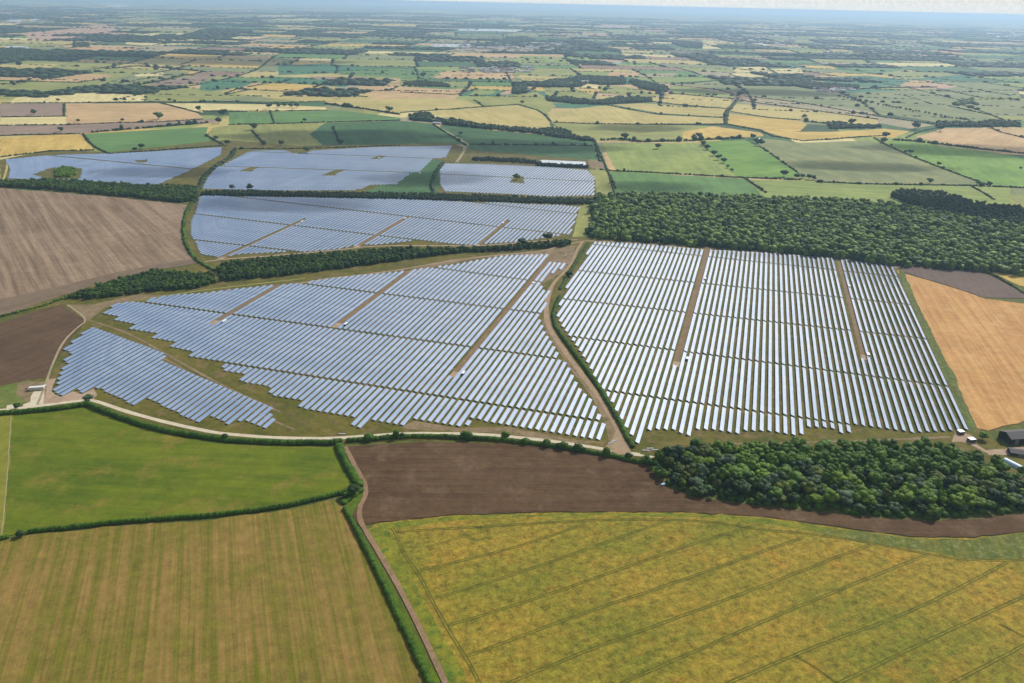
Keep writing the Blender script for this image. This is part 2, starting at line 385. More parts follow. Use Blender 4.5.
F_('a', [(0,400),(410,385),(485,465),(250,465),(0,495)], 'gold', seg=('a', [(200,400),(160,470)]), per=30)
F_('a', [(425,380),(1024,345),(1064,345),(1054,385),(1129,440),(1024,447),(565,480),(500,455)], 'green')

# ---- solar farm grassland: mown grass with bare brown patches
farm_grass = field_mat('rough_grass', (0.070,0.078,0.018), (0.130,0.115,0.032), per=14, stripe=0.45, blot=45, c3=(0.17,0.125,0.075), c3amt=0.85, fine=1.5, finek=0.35,
                       seg=P('t4', [(560,300),(950,520)]))
farm_bare = field_mat('worn_ground', (0.17,0.135,0.085), (0.235,0.18,0.125), per=10, stripe=0.4, blot=35, c3=(0.09,0.09,0.035), c3amt=0.8, fine=1.4, finek=0.3)
grav_pink = field_mat('gravel_pink', (0.30,0.23,0.18), (0.37,0.29,0.23), per=8, stripe=0.4, blot=25, fine=1.0, finek=0.25)
grav_pale = field_mat('gravel_pale', (0.46,0.42,0.34), (0.54,0.50,0.42), per=3, stripe=0.7, blot=25, fine=1.0, finek=0.15)
sheet('grassland', P('o', [(0,160),(50,150),(110,152),(225,140),(300,146),(452,143),(470,150),(590,160),(604,182),(612,200),(590,204),(588,238),(700,247),(830,254),(895,263),
      (978,428),(1000,446),(1030,452),(1030,480),(870,450),(740,452),(660,460),(615,457),(560,450),(470,440),(410,440),(345,444),(230,442),(150,428),(95,412),(88,404),(40,408),(0,412),(0,385),
      (48,378),(62,360),(85,321),(62,305),(0,318),(0,316),(70,290),(196,264),(182,240),(184,210),(190,195),(0,188)]), farm_grass)
sheet('field', P('t3', [(0,215),(20,150),(110,120),(170,120),(150,260),(0,275),(-60,270),(-160,255),(-60,215)]), fmat('dgreen'))
sheet('field', P('t3', [(720,305),(790,295),(745,425),(690,430)]), fmat('olive'))
sheet('dirt_ground', P('t3', [(755,160),(830,160),(855,262),(790,270),(780,200)]), fmat('olive'))
sheet('dirt_ground', P('t3', [(750,122),(810,122),(820,155),(765,155)]), farm_bare)
# bare strips beside the arrays
for nm, pts in (('dirt_ground', P('t4', [(150,100),(250,100),(420,60),(600,60),(560,62),(430,80),(300,110),(240,160),(210,150)])),
                ('dirt_ground', P('t3', [(0,572),(200,520),(560,488),(700,462),(700,500),(660,560),(600,600),(540,640),(560,520),(450,500),(300,515),(130,550),(0,600)])),
                ('dirt_ground', P('t6', [(0,552),(60,525),(240,555),(420,548),(700,600),(840,612),(700,618),(420,575),(60,560)])),
                ('dirt_ground', P('t6', [(590,60),(640,220),(700,300),(790,420),(860,520),(900,620),(840,620),(815,520),(760,420),(690,330),(600,190),(570,140)]))):
    sheet(nm, pts, farm_bare)

near_grass = field_mat('meadow_grass', (0.060,0.085,0.022), (0.105,0.115,0.036), blot=30, c3=(0.16,0.125,0.07), c3amt=0.5, fine=1.3, finek=0.3)
sheet('meadow', P('o', [(-100,190),(300,190),(600,188),(1090,212),(1090,480),(1150,780),(-180,780),(-150,400)]), near_grass, z=0.016)
# ---- near fields
plough_left = field_mat('ploughed_pale', (0.135,0.098,0.070), (0.285,0.22,0.165), seg=P('t1', [(90,250),(330,620)]), per=10, stripe=0.8, blot=120, fine=1.8, finek=0.22, c3=(0.30,0.24,0.19), c3amt=0.4, along=0.007)
sheet('ploughed_field', P('o', [(-30,187),(0,188),(50,192),(100,196),(150,201),(187,205),(181,222),(182,240),(188,252),(198,263),(150,272),(100,284),(60,296),(0,317),(-30,326)]), plough_left)
sheet('ploughed_field', P('o', [(-30,305),(0,300),(60,286),(110,274),(170,262),(195,259),(198,263),(150,272),(100,284),(60,296),(0,317),(-30,326)]),
      field_mat('ploughed_headland', (0.13,0.10,0.075), (0.18,0.14,0.105), seg=P('o', [(0,312),(100,280)]), per=5, stripe=0.7, blot=60, fine=1.8, finek=0.2))
sheet('ploughed_field', P('o', [(-30,332),(0,323),(30,313),(62,305),(86,321),(66,346),(52,368),(45,378),(0,386),(-30,390)]),
      field_mat('ploughed_dark', (0.070,0.046,0.029), (0.118,0.080,0.052), seg=P('o', [(0,352),(60,330)]), per=6, stripe=0.6, blot=60, fine=1.8, finek=0.22))
sheet('field', P('o', [(-30,392),(0,387),(30,380),(34,388),(30,402),(14,406),(0,409),(-30,412)]), field_mat('weedy_green', (0.085,0.13,0.035), (0.13,0.17,0.05), blot=20, c3=(0.18,0.12,0.08), c3amt=0.7, fine=1.2))
sheet('worn_ground', P('rd', [(390,170),(480,160),(440,270),(520,320),(620,270),(700,295),(800,245),(830,300),(790,345),(700,345),(540,370),(380,395),(360,300)]), grav_pink)
sheet('worn_ground', P('rd', [(150,200),(260,190),(380,185),(400,250),(380,390),(220,360),(140,300)]), farm_bare)
sheet('gravel_pad', P('rd', [(290,270),(380,265),(375,395),(190,425),(200,380),(260,360)]), grav_pale)
sheet('gravel_pad', P('rd', [(60,390),(130,380),(140,420),(50,430)]), grav_pale)
# green pasture and mown hay field
F2 = field_mat('pasture', (0.064,0.100,0.012), (0.130,0.160,0.024), seg=P('r4', [(100,180),(700,215)]), per=10, stripe=0.5, blot=90, c3=(0.185,0.155,0.045), c3amt=0.7, fine=1.6, finek=0.2, along=0.02)
sheet('pasture', P('o', [(-40,420),(0,416),(60,411),(88,407),(130,425),(170,435),(200,440),(230,444),(300,447),(334,447),(342,462),(352,485),(335,494),(290,505),(207,516),(124,521),(31,531),(0,538),(-40,545)]), F2)
sheet('pasture', P('o', [(-40,420),(0,416),(13,415),(8,480),(3,536),(0,538),(-40,545)]), field_mat('pasture_yellow', (0.15,0.17,0.035), (0.20,0.20,0.05), blot=60, fine=1.6, finek=0.2))
F1 = field_mat('hay_stubble', (0.104,0.115,0.020), (0.245,0.165,0.070), seg=P('o', [(232,520),(240,683)]), per=5.5, stripe=0.72, blot=60, c3=(0.12,0.14,0.022), c3amt=0.35, fine=1.3, finek=0.28, along=0.011, bump=0.06)
sheet('hay_field', P('o', [(-80,552),(0,541),(31,535),(124,526),(207,521),(290,510),(332,500),(344,508),(368,555),(395,605),(425,675),(450,740),(-120,740)]), F1)
# centre brown field
F3 = field_mat('ploughed_brown', (0.060,0.037,0.021), (0.108,0.069,0.041), seg=P('r5', [(200,258),(700,262)]), per=4.2, stripe=0.65, blot=80, c3=(0.16,0.115,0.08), c3amt=0.5, fine=1.4, finek=0.28, along=0.010, bump=0.08)
sheet('ploughed_field', P('o', [(347,447),(420,442),(500,444),(560,449),(612,457),(645,463),(662,485),(690,497),(770,508),(850,516),(930,522),(985,518),(1040,512),(1040,530),(974,538),(912,537),(850,529),(767,517),(684,512),(560,512),(450,515),(375,523),(360,527),(352,515),(366,492),(358,468)]), F3)
# barley
BARLEY_DIR = P('o', [(561.7,590.7),(684,547)])
F4 = field_mat('barley', (0.135,0.150,0.032), (0.275,0.205,0.052), seg=BARLEY_DIR, per=5, stripe=0.42, blot=95, c3=(0.34,0.18,0.05), c3amt=0.34, fine=0.9, finek=0.62, along=0.06, bump=0.25)
sheet('barley_field', P('o', [(368,530),(376,524),(450,516),(560,513),(684,513),(767,518),(850,530),(912,538),(974,539),(1060,527),(1120,740),(470,740),(418,625),(392,575)]), F4)
F4g = field_mat('barley_green', (0.105,0.14,0.028), (0.21,0.20,0.042), seg=BARLEY_DIR, per=7, stripe=0.3, blot=18, c3=(0.05,0.11,0.025), c3amt=0.9, fine=1.3, finek=0.4, bump=0.2)
sheet('barley_field', P('o', [(370,530),(382,526),(390,533),(399,555),(410,575),(424,600),(438,628),(460,665),(488,740),(470,740),(418,625),(392,575)]), F4g)
sheet('barley_field', P('o', [(376,525),(450,517),(560,514),(684,514),(767,519),(850,531),(905,540),(860,539),(808,531),(767,525),(700,517.5),(590,516),(500,517.5),(440,522),(400,529),(385,531)]), F4g)
mead = field_mat('weedy_margin', (0.060,0.095,0.025), (0.15,0.15,0.04), blot=12, c3=(0.34,0.36,0.26), c3amt=0.35, fine=1.2, finek=0.4, bump=0.2)
sheet('weedy_margin', P('o', [(808,531),(850,531),(912,539),(974,540),(1060,528),(1064,560),(1010,560),(974,560),(935,553),(890,547),(850,541)]), mead)
# right-hand stubble fields
ORS = field_mat('stubble_orange', (0.33,0.185,0.085), (0.52,0.33,0.16), seg=P('t8', [(620,300),(800,600)]), per=5, stripe=0.7, blot=70, c3=(0.50,0.36,0.20), c3amt=0.5, fine=1.5, finek=0.2, along=0.01)
sheet('stubble_field', P('o', [(897,270),(905,274),(950,287),(985,299),(1040,306),(1060,425),(1024,421),(988,431),(975,428),(940,350),(912,297)]), ORS)
sheet('ploughed_field', P('rc', [(635,432),(890,450),(1044,535),(1044,538),(900,535),(800,500),(650,455)]), field_mat('ploughed_violet', (0.105,0.08,0.07), (0.145,0.11,0.098), per=8, blot=60, fine=2, finek=0.15))
sheet('stubble_field', P('rc', [(915,455),(1044,455),(1044,505),(1010,500)]), fmat('gold'))
sheet('grass_verge', P('t8', [(515,145),(545,170),(600,300),(690,480),(755,600),(785,690),(835,790),(830,815),(790,800),(742,660),(640,440),(560,260)]),
      field_mat('verge', (0.065,0.095,0.03), (0.11,0.135,0.045), blot=14, c3=(0.28,0.22,0.10), c3amt=0.5, fine=1.5))

# ------------------------------------------------------------------ roads and tracks
track_mat = field_mat('gravel_brown', (0.25,0.19,0.135), (0.33,0.255,0.185), per=2, stripe=0.5, blot=20, fine=1.0, finek=0.2)
soil_mat = field_mat('soil_track', (0.20,0.135,0.095), (0.27,0.19,0.135), per=2, stripe=0.6, blot=20, c3=(0.10,0.11,0.035), c3amt=0.5, fine=1.0, finek=0.25)
road_pts = [(-30,413),(0,410.4),(23,408.3),(47,405.3),(80,401),(94,400.5),(117,409),(155,420),(200,430.5),(230,435),(280,438.5),(330,439),(370,436.2),(410,433.3),(486,434.5),(530,439),(560,442.5),(595,448),(618,452),(640,455)]
ribbon('road', P('o', road_pts), 4.6, grav_pale)
ribbon('track', P('o', [(551,288),(547,300),(546,315),(548,327),(560,345),(580,372.5),(600,397.5),(615,422.5),(622.5,442.5),(618,452)]), 6.2, track_mat)
ribbon('track', P('o', [(551,288),(556,280),(565,272),(572.5,262),(577,250),(583,241.5)]), 4.5, track_mat)
sheet('track', P('o', [(604,448),(612,440),(617,426),(623,437),(629,446),(632,455),(618,455)]), track_mat)
ribbon('track', P('o', [(583,241),(640,243),(700,250),(790,255),(840,260),(897,268)]), 4.0, track_mat)
ribbon('track', P('o', [(583,241.5),(560,246),(545,251.5),(500,255),(455,260),(405,269.5),(360,275.5),(320,280),(280,287)]), 4.5, track_mat)
ribbon('track', P('o', [(205,262),(227,259),(275,256),(340,250),(375,245.8),(450,246),(475,246.3),(515,243.5),(545,240.5),(578,240)]), 4.2, grav_pink)
ribbon('track', P('o', [(345,447),(357,470),(369,490),(356,514),(371,540),(400,588),(446,683),(470,740)]), 3.6, soil_mat)
ribbon('track', P('t4', [(30,500),(70,400),(85,350),(130,250),(190,190),(235,160),(150,100)]), 2.2, fmat('gtan'))
ribbon('track', P('t4', [(230,160),(400,215),(600,330),(780,430),(1000,530)]), 3.0, farm_bare)
ribbon('track', P('t4', [(240,190),(400,255),(570,330),(760,450),(960,560),(1060,600)]), 2.5, farm_bare)
ribbon('track', P('t4', [(340,100),(500,72),(700,40),(880,20),(1100,-5)]), 3.0, fmat('olive'))
ribbon('track', P('t6', [(1160,625),(1300,618),(1600,612),(2000,600),(2200,590)]), 3.0, farm_bare)
ribbon('track', P('t6', [(930,660),(1010,668),(1080,690)]), 3.0, grav_pale)
ribbon('lane', P('c', [(170,330),(210,350),(350,435),(290,525)]), 7.0, fmat('gtan'))
ribbon('track', P('t1', [(30,110),(28,160),(8,215)]), 4.0, fmat('straw'))
ribbon('track', P('o', [(11,418),(8,470),(2,536)]), 0.8, fmat('gtan'))
sheet('gravel_pad', P('rb', [(600,320),(640,330),(690,345),(715,390),(650,385),(570,390),(580,350)]), grav_pink)
ribbon('track', P('rb', [(600,370),(700,400),(780,450),(840,455),(960,430),(1060,420)]), 5.0, grav_pink)
sheet('gravel_pad', P('rb', [(770,440),(900,430),(1024,415),(1060,440),(1060,470),(900,470),(800,470)]), grav_pink)
# barley tramlines: pairs of wheel ruts where the crop is pressed flat and green
rut = field_mat('wheel_rut', (0.075,0.085,0.022), (0.12,0.125,0.03), per=4, blot=12, fine=1.0, finek=0.3)
tv = []; tf = []
def tram(pts, gap=1.7, w=0.7, jit=0.35):
    pts = smooth_line(P('o', pts), 2); pts = densify([tuple(p) for p in pts], 0.12, False)
    A = np.array(pts); D = np.gradient(A, axis=0); D /= np.linalg.norm(D, axis=1)[:, None] + 1e-9; Nn = np.stack([-D[:, 1], D[:, 0]], 1)
    for s in (-1, 1):
        V, F = ribbon_vf(A + Nn * s * gap / 2, w, 0, jit); b = len(tv)
        tv.extend(V); tf.extend([tuple(i + b for i in f) for f in F])
tram([(392,528),(397,537),(404,555.5),(418.7,574),(431,599),(445.6,626),(466.4,659),(480,684),(505,740)])
tram([(396,532.7),(430,530.2),(466,528.3),(528.6,524.4),(590.8,520.5),(650,519.8),(700,521),(767,531),(808,534),(870,543),(928,555),(974,561.5),(1040,560)])
tram([(416.6,571),(440,566.5),(500,552),(545,539),(586.6,523)])
tram([(433,599),(460,592),(540,566.5),(610,541),(669.5,521)])
tram([(447.7,626),(480,617),(561.7,590.7),(684,547),(760,524)])
tram([(466.4,657),(500,645),(566,619.7),(684,580),(804,537.5)])
tram([(508,684),(600,646),(684,616),(780,580),(870,545)])
tram([(580,702),(624,683),(684,656.7),(800,606),(928,555)])
tram([(690,700),(729.5,683),(820,645),(916,611),(1007,563)])
tram([(800,702),(841,683),(930,640),(1024,596.7),(1060,582)])
tram([(920,700),(953,683),(1024,646),(1060,628)])
tram([(461,531),(468,537),(476,541),(486,539),(490,533),(484,529),(474,528)], 1.4, 0.5)
tram([(796,657),(815,668),(837,684)], 0.9, 0.5); tram([(1000,625),(1018,634),(1030,641)], 0.9, 0.5)
tram([(425,548),(450,541),(475,534)], 1.4, 0.4)
z = nextz()
tag(link('wheel_ruts', mesh('wheel_ruts', [(x, y, z) for x, y, _ in tv], tf, rut)), kind='structure')
verge2 = field_mat('green_verge', (0.055,0.095,0.014), (0.10,0.15,0.025), blot=10, c3=(0.13,0.12,0.04), c3amt=0.5, fine=1.0, finek=0.4)
sheet('grass_verge', P('o', [(340,446),(348,448),(356,466),(364,488),(368,492),(362,500),(353,514),(362,534),(385,573),(412,625),(440,683),(464,740),(446,740),(428,683),(408,640),(388,600),(366,558),(343,508),(345,495),(355,490),(348,470)]), verge2, z=0.03)
# water and white sheets far away, their bright reflection put into a pale base colour
water_painted_sheen = plain('water_painted_sheen', (0.55,0.60,0.64), 0.15, 0.0)
for t, pts in (('c', [(720,512),(950,522),(955,545),(720,528)]), ('g3', [(160,230),(300,226),(540,225),(540,243),(300,240),(160,238)]), ('g3', [(240,148),(480,150),(720,158),(720,166),(480,160),(240,156)]),
               ('g1', [(20,93),(110,98),(105,114),(20,108)]), ('g1', [(160,98),(265,99),(265,108),(160,108)]), ('g1', [(30,236),(150,238),(150,250),(30,248)]), ('g1', [(270,55),(410,58),(410,68),(300,66)]),
               ('g3', [(1000,325),(1130,320),(1130,325),(1000,330)]), ('g1', [(500,20),(655,28),(655,36),(560,32)])):
    sheet('pond', P(t, pts), water_painted_sheen, jit=0.2)

# ------------------------------------------------------------------ vegetation
import bmesh
def ico(sub):
    bm = bmesh.new(); bmesh.ops.create_icosphere(bm, subdivisions=sub, radius=1.0)
    V = np.array([v.co[:] for v in bm.verts]); F = np.array([[v.index for v in f.verts] for f in bm.faces]); bm.free(); return V, F
ICO = {1: ico(1), 2: ico(2), 3: ico(3)}
def crown_template(seed, lobes, sub, leaves, leaf=0.16, flat=0.8, lobe_r=(0.34, 0.5)):
    r = np.random.default_rng(seed); VV = []; FF = []; TT = []; b = 0
    V0, F0 = ICO[sub]
    cs = []
    for i in range(lobes):
        th = r.uniform(0, 2 * PI); rr = 0.62 * math.sqrt(r.uniform(0, 1)) if i else 0; zz = r.uniform(-0.35, 0.5) * (1 - rr * 0.5) + (0.25 if i % 3 == 0 else 0)
        R = r.uniform(*lobe_r) * (1.25 if i == 0 else 1)
        c = np.array([rr * math.cos(th), rr * math.sin(th), zz * flat]); t = r.uniform(0.0, 0.45)
        n = V0 / np.linalg.norm(V0, axis=1)[:, None]
        v = n * R * (1 + r.normal(0, 0.11, len(V0)))[:, None] * np.array([1, 1, 0.85]) + c
        VV.append(v); FF.append(F0 + b); TT.append(np.full(len(v), t) + r.normal(0, 0.05, len(v))); b += len(v); cs.append((c, R, t))
    L = []; LF = []; LT = []
    for i in range(leaves):
        c, R, t = cs[r.integers(len(cs))]
        d = r.normal(0, 1, 3); d[2] = abs(d[2]) * 0.9 + d[2] * 0.1; d /= np.linalg.norm(d)
        p = c + d * R * r.uniform(0.95, 1.22) * np.array([1, 1, 0.85])
        a = r.normal(0, 1, 3); a /= np.linalg.norm(a); n2 = d + 0.7 * r.normal(0, 1, 3); n2 /= np.linalg.norm(n2)
        u = np.cross(n2, a); u /= np.linalg.norm(u); w = np.cross(n2, u); s = leaf * r.uniform(0.6, 1.3)
        L += [p + u * s, p - u * s * 0.6 + w * s * 0.8, p - u * s * 0.6 - w * s * 0.8]; LF.append([b, b + 1, b + 2]); b += 3
        LT += [t + r.uniform(-0.1, 0.25)] * 3
    if L: VV.append(np.array(L)); FF.append(np.array(LF)); TT.append(np.array(LT))
    return np.vstack(VV), np.vstack(FF), np.concatenate(TT)
def blob_template(seed, sub, amp=0.2, leaves=0):
    r = np.random.default_rng(seed); V0, F0 = ICO[sub]
    v = V0 * (1 + r.normal(0, amp, len(V0)))[:, None]; t = r.uniform(0, 0.25, len(v))
    if leaves:
        b = len(v); L = []; LF = []; LT = []
        for i in range(leaves):
            d = r.normal(0, 1, 3); d[2] = abs(d[2]); d /= np.linalg.norm(d); p = d * r.uniform(0.9, 1.15)
            a = r.normal(0, 1, 3); u = np.cross(d, a); u /= np.linalg.norm(u); w = np.cross(d + 0.5 * a / 3, u); s = r.uniform(0.12, 0.24)
            L += [p + u * s, p - u * s * 0.6 + w * s, p - u * s * 0.6 - w * s]; LF.append([b, b + 1, b + 2]); b += 3; LT += [r.uniform(0, 0.5)] * 3
        v = np.vstack([v, L]); F0 = np.vstack([F0, LF]); t = np.concatenate([t, LT])
    return v, F0, t
CROWN_NEAR = [crown_template(10 + i, 15, 2, 620, 0.085) for i in range(7)]
CROWN_MID = [crown_template(30 + i, 9, 1, 90, 0.17) for i in range(6)]
CROWN_WOOD = [crown_template(130 + i, 5, 2, 60, 0.15, lobe_r=(0.42, 0.62)) for i in range(6)]
CROWN_FAR = [crown_template(50 + i, 4, 1, 0, lobe_r=(0.42, 0.6)) for i in range(5)]
BLOB = [blob_template(70 + i, 1, 0.16) for i in range(5)]
BLOB_NEAR = [blob_template(90 + i, 2, 0.13, 150) for i in range(5)]
def merge(temps, pos, scl, tint):
    """copies of templates: pos (n,3), scl (n,3) -> one V, F, tint"""
    n = len(pos); which = rng.integers(len(temps), size=n); ang = rng.uniform(0, 2 * PI, n)
    VV = []; FF = []; TT = []; b = 0
    for k, (v, f, t) in enumerate(temps):
        idx = np.nonzero(which == k)[0]
        if not len(idx): continue
        c, s = np.cos(ang[idx])[:, None], np.sin(ang[idx])[:, None]
        x = (v[None, :, 0] * c - v[None, :, 1] * s) * scl[idx, 0][:, None] + pos[idx, 0][:, None]
        y = (v[None, :, 0] * s + v[None, :, 1] * c) * scl[idx, 1][:, None] + pos[idx, 1][:, None]
        z = v[None, :, 2] * scl[idx, 2][:, None] + pos[idx, 2][:, None]
        VV.append(np.stack([x, y, z], -1).reshape(-1, 3)); TT.append((t[None] + tint[idx][:, None]).ravel())
        off = b + np.arange(len(idx)) * len(v); FF.append((f[None] + off[:, None, None]).reshape(-1, 3)); b += len(v) * len(idx)
    return np.vstack(VV), np.vstack(FF), np.concatenate(TT)
LEAF = leaf_mat('foliage', (0.014, 0.040, 0.010), (0.105, 0.175, 0.032), 0.45)
LEAFW = leaf_mat('foliage_wood', (0.020, 0.052, 0.014), (0.135, 0.195, 0.055), 0.0)
LEAFB = leaf_mat('foliage_belt', (0.014, 0.040, 0.012), (0.085, 0.14, 0.034), 0.0)
LEAFH = leaf_mat('foliage_hedge', (0.018, 0.048, 0.010), (0.075, 0.14, 0.024), 0.1)
LEAFD = leaf_mat('foliage_dark', (0.014, 0.034, 0.014), (0.038, 0.070, 0.022), 0.1)
TONES = [('dark green', LEAFD), ('mid green', LEAF), ('bright green', leaf_mat('foliage_bright', (0.035,0.075,0.012), (0.145,0.215,0.036), 0.3)),
         ('grey-green', leaf_mat('foliage_grey', (0.034,0.062,0.036), (0.105,0.145,0.085), 0.3)), ('olive green', leaf_mat('foliage_olive', (0.038,0.058,0.015), (0.095,0.115,0.028), 0.3))]
BARK = plain('bark', (0.09, 0.075, 0.06), 0.9)

def inside(poly, pts):
    poly = np.asarray(poly); pts = np.asarray(pts); x, y = pts[:, 0], pts[:, 1]; r = np.zeros(len(pts), bool)
    j = len(poly) - 1
    for i in range(len(poly)):
        xi, yi = poly[i]; xj, yj = poly[j]
        if yi != yj:
            r ^= ((yi > y) != (yj > y)) & (x < (xj - xi) * (y - yi) / (yj - yi) + xi)
        j = i
    return r
def grid_in(poly, sp, jit=0.3):
    poly = np.array(poly); x0, y0 = poly.min(0); x1, y1 = poly.max(0)
    gx = np.arange(x0, x1, sp); gy = np.arange(y0, y1, sp * 0.87)
    X, Y = np.meshgrid(gx, gy); X[1::2] += sp / 2
    p = np.stack([X.ravel(), Y.ravel()], 1) + rng.normal(0, sp * jit, (X.size, 2))
    return p[inside(poly, p)]
def wood(name, label, cat, poly, sp, r, h, temps, mat, kind='stuff', tint=(0, 0.5), group=None, hv=(0.75, 1.2), rv=(0.7, 1.3)):
    p = grid_in(poly, sp); n = len(p)
    R = r * rng.uniform(rv[0], rv[1], n); H = h * rng.uniform(hv[0], hv[1], n)
    ch = H * 0.42
    pos = np.stack([p[:, 0], p[:, 1], H - ch * 0.8], 1); scl = np.stack([R, R, np.maximum(ch, 1)], 1)
    # skirt of low growth that closes the wood's edge down to the ground
    base = np.stack([p[:, 0], p[:, 1], H * 0.28], 1); bs = np.stack([R * 0.95, R * 0.95, H * 0.36], 1)
    t = rng.uniform(tint[0], tint[1], n)
    V1, F1, T1 = merge(temps, pos, scl, t); V2, F2, T2 = merge(BLOB, base, bs, t - 0.1)
    me = mesh(name, np.vstack([V1, V2]), np.vstack([F1, F2 + len(V1)]), mat, tint=np.concatenate([T1, T2]))
    return tag(link(name, me), label, cat, group, kind)

# --- hedges: one thing each
def hedge(label, pts, w=4.0, h=3.5, near=False, mat=None, cat='hedge', name='hedge', gap=0.0, trees=0, group='hedges between the fields', kind=None):
    pts = [np.array(p) for p in pts]; pos = []; scl = []
    for a, b in zip(pts[:-1], pts[1:]):
        L = np.linalg.norm(b - a); n = max(1, int(L / (w * (0.27 if near else 0.42)))); d = (b - a) / max(L, 1e-6); nn = np.array([-d[1], d[0]])
        for i in range(n):
            if random.random() < gap: continue
            p = a + (b - a) * (i + random.random()) / n + nn * random.gauss(0, w * (0.05 if near else 0.12))
            hh = h * (random.uniform(0.85, 1.08) if near else random.uniform(0.5, 1.25)); ww = w / 2 * (random.uniform(0.82, 1.08) if near else random.uniform(0.6, 1.25))
            if trees and random.random() < trees: hh *= random.uniform(1.6, 2.6); ww *= random.uniform(1.3, 2.0)
            pos.append((p[0], p[1], hh * 0.42)); scl.append((ww, ww, hh * 0.58))
    if not pos: return
    V, F, Tt = merge(BLOB_NEAR if near else BLOB, np.array(pos), np.array(scl), rng.uniform(0, 0.4, len(pos)))
    return tag(link(name, mesh(name, V, F, mat or LEAFH, tint=Tt)), label, cat, group, kind)

NH = 'clipped hedges round the near fields'
hedge('clipped green hedge curving along the pale gravel road, west half above the bright pasture', P('o', [(0,414.5),(23,413),(60,409.5),(88,405),(96,409),(117,417),(150,428),(175,433.5),(200,437.5),(228,441.5),(280,444),(330,443.8),(341,442.5)]), 5.5, 3.8, True, group=NH)
hedge('long hedge between the pale gravel road and the brown ploughed field', P('o', [(348,441.5),(370,440),(410,437.2),(440,437.5),(486,439.5),(530,444),(560,448),(590,453),(615,457.5),(640,463),(652,464.5)]), 4.5, 3.2, True, trees=0.05, group=NH)
hedge('short thick hedge running down from the gravel road beside the soil track', P('o', [(338,446),(343,458),(348,468),(354,478),(359,486)]), 6.5, 3.5, True, group=NH)
hedge('long straight hedge beside the soil track, between hay field and barley', P('o', [(345,509),(356,530),(371,559),(392,603),(412,645),(429,683),(452,733)]), 4.2, 2.8, True, group=NH)
hedge('low dark hedge dividing the bright pasture from the mown hay field', P('o', [(30,532.5),(60,529.5),(124,522.5),(180,518.5),(207,516.8),(260,511),(290,506),(320,499),(345,493)]), 3.6, 3.0, True, group=NH)
hedge('short end piece of hedge left of the pasture gateway', P('o', [(-40,543),(0,540),(7,538.5)]), 3.5, 3.0, True, group=NH)
hedge('bushy hedge between the curving gravel track and the right solar array', P('o', [(560,297),(556,306),(553,316),(556,328),(565,341),(576,356),(590,375),(601,391),(610,407),(619,422),(627,438),(633,448)]), 5.0, 3.2, True, group=NH)
hedge('ragged hedge above the lone round tree, beside the upper gravel track', P('o', [(588,244),(582,253),(575,264),(568,276),(560,290)]), 4.5, 3.0, True, gap=0.15, group=NH)
hedge('thin hedge on the near side of the pale ploughed field', P('o', [(-20,322),(0,317),(25,311),(45,306),(66,298)]), 3.5, 3.0, group=NH)
hedge('hedge along the grass margin between track and hedge by the brown field corner', P('o', [(344,503),(352,497),(362,490)]), 5.0, 2.2, True, group=NH)
hedge('curved green hedge between ploughed field and the shiny upper solar array', P('o', [(192,203),(187,212),(184,222),(183.5,232),(185,243),(190,253),(198,262),(208,267),(214,271)]), 6.0, 3.5, group=NH)
hedge('thick dark hedge curving between the two upper left solar arrays', P('o', [(235,149),(232,156),(222,163),(212,170),(204,178),(200,186),(196,195),(193,203)]), 11, 5, mat=LEAFD, group=NH)
hedge('rough dark hedge from the lane down to the hedged tree line', P('o', [(443,163),(438,170),(434,176),(432,186),(434,196)]), 9, 5, mat=LEAFD, group=NH)
hedge('hedge on the right edge of the small upper array above the wood', P('t3', [(780,40),(800,90),(830,160),(845,215),(862,262)]), 3.5, 3)
